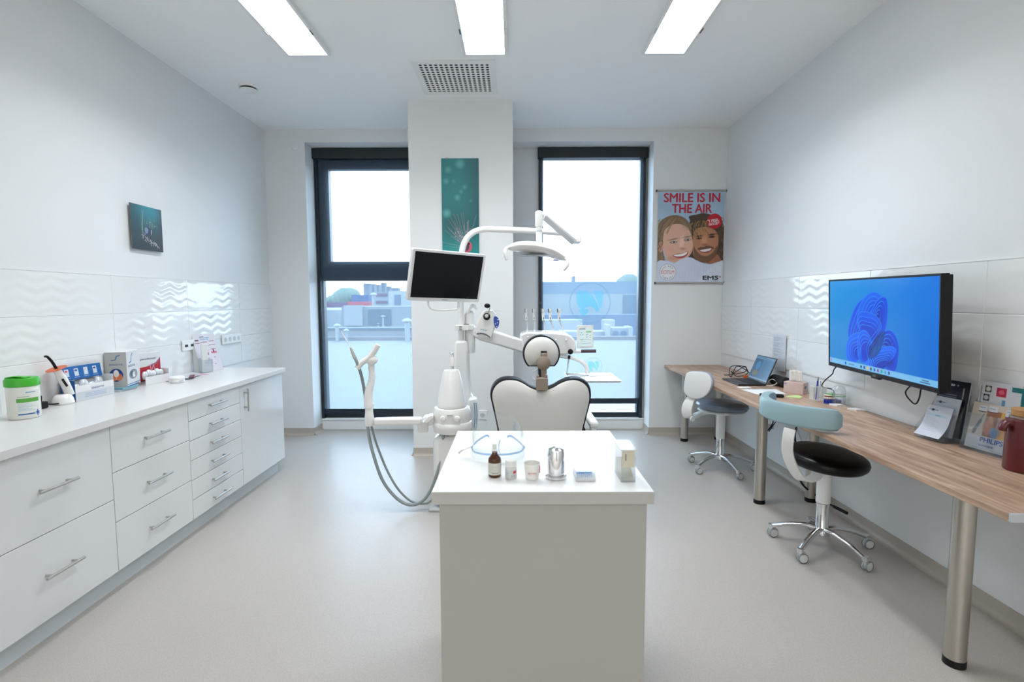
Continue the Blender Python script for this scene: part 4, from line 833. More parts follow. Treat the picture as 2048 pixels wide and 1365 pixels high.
for a_, b_, wd, c in (((.33, .36), (.36, .88), 1.4, (150, 180, 160)), ((.33, .36), (.30, .8), .9, (110, 150, 140)), ((.33, .36), (.40, .92), 1.2, (130, 170, 150)), ((.33, .36), (.24, .66), .7, (70, 110, 100)), ((.36, .4), (.62, .86), .8, (60, 130, 120)), ((.3, .33), (.08, .16), .7, (50, 90, 90)), ((.38, .4), (.5, .7), .8, (90, 120, 110)), ((.33, .35), (.44, .7), .9, (110, 140, 130))): cv.line([q(*a_), q(*b_)], wd * .0022, c, .75)
rnd = random.Random(3)
for i in range(130):
    f_ = rnd.random(); x = .34 + .54 * f_ + rnd.gauss(0, .03); y = .34 - .26 * f_ + rnd.gauss(0, .035) * (1.3 - f_); cv.ell(x * W_, y * W_, .004 * rnd.uniform(.5, 1.5), .002, rnd.choice(((190, 170, 175), (120, 110, 120), (220, 215, 220), (90, 80, 95))), -.7 + rnd.gauss(0, .5), a=.7)
for i in range(45):
    x = .62 + rnd.gauss(0, .10); y = .60 + rnd.gauss(0, .06); cv.ell(x * W_, y * W_, .0035 * rnd.uniform(.5, 1.3), .002, rnd.choice(((90, 130, 110), (150, 175, 150), (200, 210, 200))), rnd.random() * 3, a=.6)
cv.ell(.52 * W_, .43 * W_, .115 * W_, .10 * W_, (12, 28, 66)); cv.ell(.47 * W_, .45 * W_, .06 * W_, .07 * W_, (110, 130, 165), a=.7); cv.ell(.56 * W_, .40 * W_, .05 * W_, .06 * W_, (8, 16, 48), a=.9); cv.line([q(.62, .38), q(.63, .48)], .004, (210, 225, 235))
link('picture', cv.mesh(F), [PRN], t)
# tall print on the column
a, b_ = (-.6215, 4.502), (-.2985, 4.502); zt_ = 2.617; H_ = .97; W_ = .322
F = frame((-.6215, CY - .014, zt_ - H_), (1, 0, 0), (0, 0, 1))
t = thing('wall_print', 'tall narrow teal dandelion print hanging on the column', 'picture', (-.46, CY - .008, zt_ - H_))
obj('panel', fbox(F, 0, W_, 0, H_, -.0125, 0), M('print_edge2', (.5, .6, .6), .4), t)
for x in (.04, W_ - .055): obj('hanger_clip', fbox(F, x, x + .016, H_ - .002, H_ + .006, -.012, .002), STEEL, t)
cv = Cv(W_, H_, 200, (20, 110, 115))
def g(x, y):
    base = np.array(srgb(44, 124, 126)) * (1 - np.clip((x - .5) * 1.6, 0, 1))[..., None] + np.array(srgb(6, 78, 86)) * np.clip((x - .5) * 1.6, 0, 1)[..., None]
    lo = np.array(srgb(6, 150, 148)); k = np.clip((.38 - y) / .3, 0, 1)[..., None]; c = base * (1 - k) + lo * k
    m_ = np.exp(-(((x - .35) / .5) ** 2 + ((y - .42) / .16) ** 2))[..., None]; return c * (1 - .45 * m_)
cv.grad(g)
for x, y, r in ((.18, .90, .10), (.12, .80, .09), (.33, .80, .05), (.62, .75, .07), (.52, .71, .055), (.42, .66, .09), (.13, .52, .13), (.78, .63, .035), (.5, .95, .14)): cv.ell(x * W_, y * H_, r * W_, r * W_, (90, 165, 165), soft=7, a=.30)
rnd = random.Random(8); cx0, cy0 = .66, .225
for i in range(46):
    a_ = rnd.gauss(1.85, .45) if i < 30 else rnd.uniform(2.5, 5.6); ln = rnd.uniform(.45, .95) * (1 if i < 30 else .8); x1 = cx0 + math.cos(a_) * ln * .85; y1 = cy0 + math.sin(a_) * ln * .335
    pk = i < 30; cv.line([((cx0 + .10 * math.cos(a_)) * W_, (cy0 + .03 * math.sin(a_)) * H_), (x1 * W_, y1 * H_)], .0022 if pk else .0018, (190, 150, 165) if pk else (130, 185, 190), .55)
for i in range(26): cv.ell((cx0 - .12 + rnd.gauss(0, .12)) * W_, (cy0 + .09 + rnd.gauss(0, .05)) * H_, .003, .003, (225, 205, 215), a=.6)
cv.ell(.665 * W_, .225 * H_, .14 * W_, .052 * H_, (196, 84, 104), .1); cv.ell(.655 * W_, .225 * H_, .075 * W_, .036 * H_, (60, 60, 84)); cv.ell(.63 * W_, .22 * H_, .04 * W_, .034 * H_, (120, 70, 96)); cv.ell(.585 * W_, .22 * H_, .03 * W_, .042 * H_, (225, 120, 140)); cv.ell(.7 * W_, .25 * H_, .05 * W_, .012 * H_, (50, 20, 30))
link('picture', cv.mesh(F), [PRN], t)
# poster of a smiling couple
PX0, PZ0, PW, PH = 1.452, 1.565, .665, .925
F = frame((PX0, D - .012, PZ0), (1, 0, 0), (0, 0, 1))
t = thing('dental_poster', 'hanging poster of a smiling woman and man with red lettering', 'poster', (PX0 + PW / 2, D - .01, PZ0))
obj('paper_sheet', fbox(F, 0, PW, 0, PH, -.0015, 0), PAPER, t)
for z_, nm in ((PH - .004, 'top_rail'), (.004, 'bottom_rail')):
    obj(nm, MB().cyl(F @ Vector((-.02, z_, 0)), F @ Vector((PW + .014, z_, 0)), .010, n=16), STEEL, t)
    for x in (-.024, PW + .010): obj('rail_cap', MB().cyl(F @ Vector((x, z_, 0)), F @ Vector((x + .008, z_, 0)), .0115, n=16), BLACK, t)
cv = Cv(PW, PH, 300, (180, 205, 226)); cv.grad(lambda x, y: np.array(srgb(170, 198, 222)) * (1 - .35 * np.sin(y * 9 + x * 3) ** 2 * .3)[..., None])
X = lambda x: (x - 105) / 720 * PW
Yp = lambda y: (1168 - y) / 1035 * PH
def pl(P_, c, a=1, sm=5): cv.poly([(X(x), Yp(y)) for x, y in P_], c, a, sm)
def el(x, y, rx, ry, c, rot=0, soft=1.5, a=1): cv.ell(X(x), Yp(y), rx / 720 * PW, ry / 1035 * PH, c, rot, soft, a)
def ln(P_, w_, c, a=1, soft=1.2): cv.line([(p.x, p.y) for p in crom([Vector((X(x), Yp(y), 0)) for x, y in P_], 4)], w_ / 720 * PW, c, a, soft)
rnd = random.Random(5)
# man: hair, face
pl([(455, 900), (440, 700), (425, 560), (450, 470), (440, 420), (520, 400), (600, 385), (700, 410), (790, 470), (826, 560), (822, 700), (826, 850), (824, 925), (760, 935), (600, 900)], (74, 58, 46))
pl([(490, 640), (510, 570), (560, 545), (640, 540), (720, 570), (762, 630), (765, 740), (745, 830), (700, 905), (640, 940), (570, 925), (510, 880), (488, 780)], (186, 128, 96))
pl([(640, 940), (700, 905), (755, 840), (800, 915), (730, 955)], (160, 100, 72))
pl([(500, 760), (530, 800), (580, 850), (650, 860), (710, 820), (755, 740), (750, 840), (700, 905), (640, 940), (570, 925), (510, 880)], (92, 64, 50), .8)
pl([(540, 775), (600, 758), (660, 748), (715, 765), (715, 785), (650, 780), (560, 795)], (84, 58, 46), .85)
el(612, 690, 34, 60, (206, 150, 116), -.1, 6, .6); el(622, 736, 36, 14, (160, 96, 74), -.1, 4, .7)
for ex, ey in ((556, 664), (694, 648)): el(ex, ey, 34, 13, (66, 44, 36), .08, 2); el(ex, ey - 26, 44, 10, (60, 42, 34), .12, 3, .9); el(ex + 2, ey + 1, 10, 7, (30, 24, 24))
pl([(560, 800), (630, 786), (700, 772), (690, 806), (640, 828), (590, 822)], (150, 78, 70)); pl([(570, 798), (630, 786), (690, 776), (678, 798), (632, 812), (592, 812)], (236, 232, 228))
for i in range(60):
    x, y = rnd.uniform(440, 820), rnd.uniform(395, 620); 
    if 520 < x < 740 and y > 560: continue
    a_ = rnd.uniform(-.9, .9); ln([(x, y), (x + 30 * math.sin(a_ * 2), y + 22), (x + 46 * math.sin(a_ * 2 + .6), y + 56)], rnd.uniform(4, 9), rnd.choice(((112, 84, 60), (60, 46, 38), (150, 112, 70), (90, 70, 54), (186, 140, 84))), .7)
for i in range(26): x, y = rnd.uniform(775, 818), rnd.uniform(560, 900); ln([(x, y), (x + 10, y + 18), (x - 4, y + 34)], 6, rnd.choice(((60, 46, 38), (110, 82, 60))), .7)
for i in range(8): x = rnd.uniform(510, 640); ln([(x, 470), (x + rnd.uniform(-30, 30), 560), (x + rnd.uniform(-40, 40), 700)], 4, (196, 146, 78), .6)
# woman: hair, face
pl([(105, 920), (105, 560), (130, 480), (200, 425), (290, 405), (380, 430), (440, 490), (470, 580), (478, 660), (440, 600), (380, 540), (280, 510), (200, 560), (170, 680), (165, 800), (190, 900), (160, 925)], (128, 104, 78))
pl([(165, 640), (190, 560), (260, 510), (350, 505), (430, 550), (470, 630), (488, 720), (480, 810), (440, 870), (380, 905), (300, 935), (220, 900), (180, 820), (165, 740)], (222, 176, 152))
el(140, 760, 28, 60, (206, 152, 128), 0, 2); el(300, 880, 120, 44, (204, 150, 128), .15, 8, .5); el(370, 700, 30, 74, (238, 198, 178), -.15, 8, .7); el(240, 790, 50, 40, (228, 160, 144), 0, 12, .5)
el(380, 780, 40, 15, (196, 138, 118), -.1, 5, .7)
for ex, ey, r_ in ((278, 706, .12), (430, 680, .1)): el(ex, ey, 40, 14, (96, 76, 70), r_, 2, .9); el(ex + 3, ey, 30, 8, (210, 205, 205), r_, 1.5, .8); el(ex + 4, ey, 11, 9, (60, 66, 76)); el(ex - 4, ey - 32, 50, 8, (128, 98, 78), r_ + .08, 4, .8)
pl([(272, 852), (330, 838), (390, 826), (440, 808), (430, 850), (390, 880), (330, 884), (295, 872)], (176, 80, 84)); pl([(284, 852), (340, 842), (390, 830), (430, 814), (418, 842), (380, 860), (330, 866), (300, 862)], (244, 240, 238))
for i in range(46):
    x = rnd.uniform(110, 400); y = 430 + (x - 250) ** 2 * .0012 + rnd.uniform(0, 40); ln([(x, y), (x - 50, y + 60), (x - 80 if x < 220 else x - 90, y + 150)], rnd.uniform(3, 7), rnd.choice(((170, 140, 100), (100, 80, 62), (196, 166, 124), (140, 114, 84))), .55) if x < 300 else ln([(x, y), (x + 40, y + 40), (x + 70, y + 110)], 4, (160, 130, 94), .5)
for i in range(16): x = rnd.uniform(108, 160); y = rnd.uniform(600, 860); ln([(x, y), (x + 8, y + 30), (x - 6, y + 60)], 7, rnd.choice(((150, 124, 90), (96, 76, 60))), .6)
# white knit
pl([(105, 1175), (105, 935), (200, 915), (290, 940), (350, 905), (430, 876), (490, 884), (560, 930), (640, 955), (700, 950), (780, 925), (826, 930), (826, 1175)], (206, 214, 232))
pl([(560, 1175), (640, 1040), (740, 960), (826, 935), (826, 1175)], (220, 226, 238), .8)
for i in range(22): x = 110 + i * 33; ln([(x, 1165), (x + 10, 1080), (x + 4, 990 + 20 * math.sin(i))], 9, (190, 200, 224), .35, 5)
cv.ell(X(718), Yp(474), .075, .075, (196, 24, 46)); cv.ell(X(220), Yp(1042), .083, .083, (90, 90, 96)); cv.ell(X(220), Yp(1042), .080, .080, (232, 234, 238))
link('picture', cv.mesh(F), [PRM], t)
RED = M('red_ink', srgb(186, 24, 50), .5); DK = M('dark_ink', srgb(24, 28, 34), .5); WHI = M('white_ink', (.85, .85, .86), .5)
def ptx(s, x0, y0, x1, y1, m_, **k): return text('lettering', s, F, X(x0), Yp(y1), X(x1) - X(x0), Yp(y0) - Yp(y1), m_, t, **k)
ptx('SMILE IS IN', 165, 165, 770, 262, RED, fat=.0034); ptx('THE AIR', 255, 285, 685, 380, RED, fat=.0034)
F0 = F; F = F @ Matrix.Translation((X(650), Yp(520), 0)) @ Matrix.Rotation(.13, 4, 'Z')
text('lettering', '"I FEEL', F, .0, .028, .115, .026, WHI, t, fat=.0012); text('lettering', 'GOOD"', F, .008, -.004, .105, .026, WHI, t, fat=.0012); F = F0
ptx('BIOFILM', 146, 1020, 292, 1064, M('pink_ink', srgb(190, 70, 90), .5))
for s_, a0, a1, r_, fl in (('GUIDED', 150, 42, .062, 1), ('THERAPY', 218, 322, .064, -1)):
    for i, ch in enumerate(s_):
        a_ = math.radians(a0 + (a1 - a0) * i / (len(s_) - 1)); G_ = F @ Matrix.Translation((X(220) + math.cos(a_) * r_, Yp(1042) + math.sin(a_) * r_, 0)) @ Matrix.Rotation(a_ - PI / 2 if fl > 0 else a_ + PI / 2, 4, 'Z')
        text('lettering', ch, G_, -.006, -.009, .012 if ch != 'I' else .003, .018, DK, t)
ptx('EMS', 608, 1085, 775, 1128, DK, fat=.003); ptx('TIME TO SMILE', 625, 1134, 775, 1146, DK)
cv = None
c_ = F @ Vector((X(795), Yp(1096), .0007)); obj('red_plus', MB().box(c_.x - .009, c_.x + .009, c_.y - .0003, c_.y, c_.z - .003, c_.z + .003).box(c_.x - .003, c_.x + .003, c_.y - .0003, c_.y, c_.z - .009, c_.z + .009), RED, t)

# ------------------------------------------------------------------ sockets and wall sheet
def socket(y, z, lab, n_, X_=L + .0125, w_=.07, dark=False, sg=1):
    t = thing('wall_socket', lab, 'socket', (X_, y + n_ * w_ / 2, z))
    obj('cover_frame', MB().box(min(X_, X_ + sg * .010), max(X_, X_ + sg * .010), y - .008, y + n_ * w_ + .008, z, z + .078), WHP, t, bevel=.003)
    for i in range(n_):
        yc = y + w_ * (i + .5); zc = z + .039
        if dark: 
            for dy in (-.009, .009): obj('network_port', MB().box(X_ + .0105, X_ + .012, yc + dy - .0075, yc + dy + .0075, zc - .011, zc + .007), BLACK, t)
        else: obj('outlet', MB().lathe((X_ + sg * .0105, yc, zc), [(.020, .0), (.020, sg * .002), (.014, sg * .002)], ax=(1, 0, 0)), GRP, t)
    return t
socket(3.80, 1.026, 'white double network socket on the tiles beside the propped chart', 2, dark=True)
socket(4.325, 1.030, 'white row of four power outlets on the tiles behind the chart', 4)
t = thing('wall_socket', 'single white power outlet low on the column', 'socket', (-.245, CY - .004, .20)); c = at(965, 830, CY)
t.location = (c.x, CY - .003, c.z - .04); WM[t.name] = Matrix.Translation(t.location)
obj('cover_frame', MB().box(c.x - .042, c.x + .042, CY - .010, CY - .0005, c.z - .042, c.z + .042), WHP, t, bevel=.003); obj('outlet', MB().lathe((c.x, CY - .0105, c.z), [(.022, 0), (.020, -.002), (.008, -.002)], ax=(0, 1, 0)), GRP, t)
t = thing('price_sheet', 'plastic-covered sheet with fine print taped above the laptop', 'sheet', (R - .016, 4.07, .84)); F = frame((R - .018, 4.175, .835), (0, -1, 0), (0, 0, 1))
obj('plastic_sleeve', fbox(F, 0, .205, 0, .285, -.001, 0), PAPER, t)
cv = Cv(.205, .285, 60, (206, 210, 216))
for i in range(22): cv.line([(.02, .27 - i * .0075), (.09 + (i * 7 % 5) * .02, .27 - i * .0075)], .003, (130, 138, 150), .7) if i % 6 else None
cv.rect(.0, .0, .205, .10, (196, 198, 202), .6); link('print', cv.mesh(F), [PRM], t)

# ------------------------------------------------------------------ things on the left worktop
ZW = .8525
c = Vector((-2.312, 2.375, ZW))
t = thing('wipes_tub', 'white disinfectant wipes tub with a bright green lid', 'tub', c)
obj('tub_body', MB().lathe(c, [(.055, 0), (.059, .005), (.060, .15), (.057, .156)], n=44), M('tub_white', (.80, .80, .76), .35), t)
GRN = M('green_lid', srgb(60, 175, 40), .35)
obj('lid', MB().lathe(c + Vector((0, 0, .152)), [(.060, 0), (.064, .003), (.064, .030), (.058, .040), (.0, .043)], n=44), GRN, t)
obj('lid_flap', MB().tube([c + Vector((-.045, -.02, .193)), c + Vector((.0, -.022, .199)), c + Vector((.045, -.015, .193))], (.016, .004), 12, 4), GRN, t)
aim = math.atan2(-c.y, -c.x)      # label turned towards the room
def wrap(cx, cy, z0, r, a_mid, wd, ht, cvs, mat, par, name='label', taper=0):
    me = cvs.mesh(Matrix.Identity(4), 0, name); co = np.empty(len(me.vertices) * 3, np.float32); me.vertices.foreach_get('co', co); co = co.reshape(-1, 3).copy()
    a_ = a_mid + (co[:, 0] - wd / 2) / r; rr_ = r + taper * co[:, 1] / ht; out = np.stack([cx + np.cos(a_) * rr_, cy + np.sin(a_) * rr_, z0 + co[:, 1]], 1)
    me.vertices.foreach_set('co', out.astype(np.float32).ravel()); me.update(); return link(name, me, [mat], par)
cv = Cv(.15, .125, 150, (222, 224, 216))
cv.rect(.035, .070, .122, .089, (90, 165, 70)); cv.line([(.04, .097), (.08, .097)], .0025, (130, 160, 120)); cv.line([(.07, .116), (.105, .116)], .004, (90, 140, 190))
for i in range(6): cv.line([(.04, .062 - i * .006), (.075 + (i % 3) * .014, .062 - i * .006)], .002, (150, 185, 210))
cv.rect(.038, .012, .10, .018, (20, 90, 165)); cv.line([(.112, .004), (.112, .028)], .006, (20, 80, 160)); cv.line([(.106, .020), (.120, .012)], .005, (20, 80, 160)); cv.line([(.106, .012), (.120, .02)], .005, (20, 80, 160))
wrap(c.x, c.y, ZW + .01, .0604, aim + .25, .15, .125, cv, PRM, t)
# curing light
c = Vector((-2.415, 2.70, ZW)); k_ = .95
t = thing('curing_light', 'white cordless curing light with orange shield in its charger', 'curing light', c)
obj('charger_base', MB().lathe(c, [(.046, 0), (.049, .006), (.044, .03), (.036, .046), (.026, .052)], n=36), WHP2, t)
d = Vector((-.25, -.35, 1)).normalized(); p0 = c + Vector((.012, .03, .045))
hb = [p0, p0 + Vector((-.005, -.014, .05)), p0 + Vector((-.013, -.03, .10)), p0 + Vector((-.022, -.045, .145))]
obj('handle', MB().tube(hb, lambda q: (.018, .024) if q < .7 else (.016, .020), 16, 5), WHP2, t)
obj('display', MB().tube([hb[1] + Vector((.017, -.010, 0)), hb[2] + Vector((.016, -.010, -.008))], (.010, .004), 8, 0), BLACK, t)
e = hb[3]; obj('orange_shield', MB().lathe(e, [(.046, 0), (.047, .0015), (.046, .003)], ax=Vector((-.12, -.30, 1)), n=36), clear('orange_shield', (1, .45, .25), .1, .05, (.9, .25, .1), .45), t)
obj('light_tip', MB().tube([e, e + Vector((-.006, -.016, .04)), e + Vector((-.012, -.034, .068)), e + Vector((-.012, -.048, .072))], lambda q: .0075 - .002 * q, 12, 4), BLACK, t)
obj('plug', MB().box(-2.445, -2.40, 2.555, 2.60, ZW, ZW + .035), BLACK, label='small black power plug block between wipes tub and charger', cat='plug', bevel=.006)
cab([(-2.40, 2.655, ZW + .010), (-2.41, 2.63, ZW + .012), (-2.425, 2.604, ZW + .018)], .004, 'short black charger lead running to the curing light base')
cab([(-2.40, 2.50, ZW + .004), (-2.41, 2.55, ZW + .06), (-2.415, 2.575, ZW + .065), (-2.42, 2.58, ZW + .037)], .0028, 'thin black lead arching over the plug block')
for i, (dz, lab) in enumerate(((.035, 'upper black cord left of the wipes tub'), (.008, 'lower black cord lying left of the wipes tub'))):
    cab([(-2.46, 1.95, ZW + .004), (-2.455, 2.05, ZW + dz * 1.2), (-2.44, 2.18, ZW + dz), (-2.43 + .01 * i, 2.30, ZW + .006)], .003, lab)
# blue display box
BLU = (24, 98, 170)
def wbox(F, w_, h_, d_, mat, name, par, **k): return obj(name, fbox(F, 0, w_, 0, h_, -d_, 0), mat, par, **k)
a, b_ = Vector((-2.385, 2.745, ZW)), Vector((-2.375, 3.000, ZW)); F = frame(a, b_ - a, (0, 0, 1)); W_ = (b_ - a).length
t = thing('display_box', 'open white counter display box with a raised blue header card', 'box', a)
m = MB(); fbox(F, 0, W_, 0, .085, -.001, 0, m); fbox(F, 0, W_, 0, .004, -.085, -.001, m); fbox(F, W_ - .0015, W_, .004, .12, -.085, -.001, m); fbox(F, 0, .0015, .004, .12, -.085, -.001, m); fbox(F, 0, W_, .004, .10, -.086, -.0851, m)
obj('carton', m, M('carton_white', (.78, .79, .80), .45), t)
obj('side_panel', fbox(F, -.001, 0, 0, .118, -.085, 0), M('carton_blue', srgb(30, 90, 155), .4), t)
obj('red_strip', fbox(F, -.0016, -.001, 0, .010, -.085, 0), M('carton_red', srgb(200, 50, 50), .4), t)
FH = frame(F @ Vector((0, .112, -.066)), b_ - a, Vector((-.16, 0, 1))); obj('header_card', fbox(FH, 0, W_, 0, .075, -.002, 0), M('carton_blue2', srgb(*BLU), .4), t)
cv = Cv(W_, .075, 130, BLU)
for i in range(4): x = (.12 + .235 * i) * W_; cv.rect(x - .012, .020, x + .014, .062, (206, 216, 226)); cv.rect(x - .008, .045, x + .008, .056, ((220, 90, 80), (40, 90, 160), (200, 206, 210), (30, 60, 120))[i]); cv.line([(x - .016, .012), (x + .018, .012)], .002, (190, 205, 220))
link('print', cv.mesh(FH), [PRM], t); text('lettering', 'SENSODYNE', F, .10, .055, .085, .010, M('blue_ink', srgb(30, 80, 150), .5), t, bold=.02)
cv = Cv(W_, .05, 90, (205, 210, 216))
for i in range(3): cv.line([(.06, .036 - i * .009), (.20, .036 - i * .009)], .0025, (120, 160, 200))
link('print', cv.mesh(F, .0004), [PRM], t)
cv = Cv(.083, .114, 60, (30, 88, 150)); cv.ell(.03, .07, .02, .032, (180, 110, 100)); cv.line([(.03, .03), (.06, .03)], .004, (180, 200, 220)); FS = frame(F @ Vector((-.0012, .004, -.084)), F.to_3x3() @ Vector((0, 0, 1)), (0, 0, 1)); link('print', cv.mesh(FS), [PRM], t)
for i in range(4): obj('sachet', MB().ell(F @ Vector((.05 + .05 * i, .05 + .02 * (i % 2), -.045)), (.022, .03, .045), 12, 6), M('sachet_foil', (.72, .76, .80), .25, .3), t)
# leaflets under the carton
for i, (c_, dx, lab) in enumerate((((200, 205, 210), 0, 'bottom grey leaflet pile under the tall carton'), ((120, 170, 185), .01, 'teal leaflet on top of the pile under the tall carton'))):
    obj('leaflets', MB().box(-2.47, -2.375 + dx, 3.045 + dx, 3.185, ZW + .012 * i, ZW + .012 * (i + 1) - .0005), M('leaf%d' % i, srgb(*c_), .5), label=lab, cat='leaflets')
# tall carton and red carton
a, b_ = Vector((-2.365, 3.055, ZW + .0235)), Vector((-2.345, 3.165, ZW + .0235)); F = frame(a, b_ - a, (0, 0, 1)); W_ = (b_ - a).length
SB = M('carton_grey', (.62, .62, .60), .5)
t = thing('toothpaste_carton', 'white toothpaste display carton with a round tooth picture', 'carton', a)
F2 = frame((-2.405, 3.075, ZW + .0235), (.28, 1, 0), (0, 0, 1)); 
FA = frame((-2.45, 3.07, ZW + .0235), (.085, .035, 0), (0, 0, 1))   # narrow grey face
wA = .112; hA = .215; dA = .19; FA = frame((-2.470, 3.06, ZW + .0235), (1.0, .30, 0), (0, 0, 1))
m = fbox(FA, 0, wA, 0, hA, -dA, 0); obj('carton', m, M('carton_w2', (.78, .78, .78), .45), t, bevel=.001)
cv = Cv(wA, hA, 110, (176, 176, 174)); cv.ell(wA / 2, .075, .036, .040, (24, 60, 130)); cv.ell(wA / 2 - .012, .062, .018, .022, (210, 120, 80)); cv.ell(wA / 2 + .014, .062, .018, .022, (210, 120, 80)); cv.ell(wA / 2, .085, .014, .022, (225, 225, 225)); cv.line([(wA / 2, .05), (wA / 2, .09)], .004, (225, 190, 140))
cv.line([(.035, .165), (.055, .168), (.062, .190), (.078, .196)], .005, (60, 110, 170)); link('print', cv.mesh(FA), [PRM], t); NAVY = M('navy_ink', srgb(40, 70, 130), .5)
text('lettering', 'SENSODYNE', FA, .022, .134, .07, .010, NAVY, t, bold=.02)
FB = frame(FA @ Vector((wA, 0, 0)), FA.to_3x3() @ Vector((0, 0, -1)), (0, 0, 1)); cv = Cv(dA, hA, 150, (212, 214, 216))
cv.line([(.04, .145), (.062, .15), (.072, .185), (.09, .20)], .007, (40, 90, 165)); cv.rect(0, .0, dA, .020, (206, 210, 214)); cv.rect(0, .012, dA, .016, (40, 60, 130)); cv.ell(.09, .07, .06, .030, (120, 130, 140)); cv.ell(.07, .075, .025, .016, (60, 76, 96)); cv.ell(.10, .066, .022, .018, (230, 232, 235)); cv.ell(.125, .072, .018, .015, (150, 155, 160)); cv.rect(0, .0, dA * .9, .006, (20, 70, 160))
link('print', cv.mesh(FB), [PRM], t); text('lettering', 'SENSODYNE', FB, .02, .118, .10, .014, NAVY, t, bold=.02)
t = thing('gum_care_carton', 'white and red carton with paste sachets beside the tooth carton', 'carton', (-2.40, 3.36, ZW))
FA = frame((-2.385, 3.275, ZW), (.10, 1, 0), (0, 0, 1)); wA, hA = .20, .205; m = MB(); fbox(FA, 0, wA, 0, .055, -.001, 0, m); fbox(FA, 0, wA, 0, hA, -.088, -.060, m); fbox(FA, 0, wA, 0, .004, -.060, -.001, m); fbox(FA, wA - .001, wA, 0, .09, -.060, -.001, m)
obj('carton', m, M('carton_w2'), t, bevel=.001)
cv = Cv(wA, hA, 130, (212, 214, 216)); cv.poly([(0, .04), (wA, .04), (wA, .165), (.16, .135), (.11, .115), (0, .112)], (180, 28, 50), smooth=0); cv.poly([(.08, .115), (.16, .135), (wA, .17), (wA, .16), (.16, .122), (.09, .112)], (150, 100, 130)); cv.line([(.11, .13), (.12, .08), (.14, .12), (.15, .08)], .004, (215, 190, 200))
link('print', cv.mesh(frame(FA @ Vector((0, 0, -.0600)), FA.to_3x3() @ Vector((1, 0, 0)), (0, 0, 1))), [PRM], t)
FT = frame(FA @ Vector((0, 0, -.0596)), FA.to_3x3() @ Vector((1, 0, 0)), (0, 0, 1)); text('lettering', 'parodontax', FT, .035, .155, .13, .018, NAVY, t, bold=.02)
for i in range(5): obj('sachet', MB().ell(FA @ Vector((.03 + .033 * i, .062 + .008 * (i % 2), -.03)), (.016, .022, .030), 12, 6), M('sachet_foil'), t)
obj('red_lining', fbox(FA, .004, wA - .004, .02, .05, -.058, -.053), M('carton_red'), t)
# round case
c = at(345, 757, 3.40); c.z = ZW; c.x = -2.275; c.y = 3.415
t = obj('round_case', MB().lathe(c, [(.040, 0), (.045, .004), (.046, .018), (.0455, .020)], n=36), WHP, label='round white plastic case beside the gum care carton', cat='case')
obj('case_lid', MB().lathe(c + Vector((0, 0, .021)), [(.0455, 0), (.046, .012), (.040, .020), (0, .022)], n=36), WHP, t)
for i in range(4): a_ = aim + .2 + i * .16; obj('dot', MB().ell(c + Vector((math.cos(a_) * .0462, math.sin(a_) * .0462, .012)), .0022, 8, 6), DK, t)
# flat sachets and brochures
rnd = random.Random(2)
for i, (x, y, z_, w_, l_, r_, col, lab) in enumerate(((-2.38, 3.54, 0, .10, .20, .1, (190, 120, 150), 'pink brochure lowest in the fan beside the gum care carton'), (-2.37, 3.57, .004, .10, .20, .3, (150, 90, 140), 'purple striped brochure in the fan behind the round case'), (-2.33, 3.62, .008, .09, .19, .2, (200, 205, 215), 'white leaflet topmost in the fan behind the round case'), (-2.34, 3.73, .0, .07, .16, -.2, (215, 180, 190), 'pale pink sachet lying nearest the acrylic holder'), (-2.29, 3.60, .013, .03, .14, .5, (110, 40, 60), 'dark red pen-like packet in front of the brochure fan'))):
    obj('brochure', MB().box(-w_ / 2, w_ / 2, -l_ / 2, l_ / 2, 0, .0035, Matrix.Translation((x, y, ZW + z_)) @ Matrix.Rotation(r_, 4, 'Z')), M('bro%d' % i, srgb(*col), .4), label=lab, cat='brochure')
# propped chart and acrylic holder with white bottle
a, b_ = Vector((-2.405, 3.90, ZW)), Vector((-2.345, 4.09, ZW)); F = frame(a, b_ - a, Vector((-.30, -.03, 1))); W_ = (b_ - a).length; H_ = .30
t = thing('propped_chart', 'white chart with magenta tooth diagrams propped against the tiles', 'chart', a)
obj('board', fbox(F, 0, W_, 0, H_, -.003, 0), M('board_white', (.78, .78, .80), .5), t); obj('strut', MB().prism([F @ Vector((0, 0, -.003)), F @ Vector((0, H_, -.003)), Vector((-2.455, 3.89, ZW))], (.002, .004, 0)), GRP, t)
cv = Cv(W_, H_, 120, (218, 216, 224)); s_ = W_ / 560
yy = lambda y: H_ - (y - 190) * H_ / 780
for x0, x1, y in ((60, 130, 120), (60, 180, 200), (190, 300, 60)): pass
cv.rect(.012, yy(335), .045, yy(310), (70, 40, 60)); cv.ell(.125, yy(305), .009, .014, (150, 205, 230))
for x0, x1, y, c_ in ((.058, .09, 250, (60, 80, 110)), (.062, .14, 275, (90, 150, 190)), (.062, .11, 310, (90, 150, 190)), (.012, .05, 380, (150, 40, 80)), (.058, .068, 375, (40, 30, 40)), (.075, .115, 365, (150, 40, 80)), (.135, .178, 350, (150, 40, 80)), (.08, .115, 445, (60, 40, 60)), (.125, .18, 435, (150, 100, 130)), (.085, .108, 540, (150, 40, 80)), (.135, .18, 522, (150, 40, 80)), (.138, .15, 835, (150, 60, 90))): cv.line([(x0, yy(y)), (x1, yy(y))], .0045, c_)
cv.rect(.13, yy(612), .182, yy(570), (205, 110, 140), .7); cv.rect(.088, yy(640), .108, yy(580), (170, 120, 150), .6); cv.rect(.15, yy(585), .16, yy(530), (80, 10, 30))
for x, y in ((.10, 712), (.155, 695)): cv.ell(x, yy(y), .006, .006, (150, 60, 100)); cv.ell(x, yy(y), .0035, .0035, (218, 216, 224))
link('print', cv.mesh(F), [PRM], t)
a, b_ = Vector((-2.365, 3.845, ZW)), Vector((-2.325, 3.92, ZW)); F = frame(a, b_ - a, (0, 0, 1))
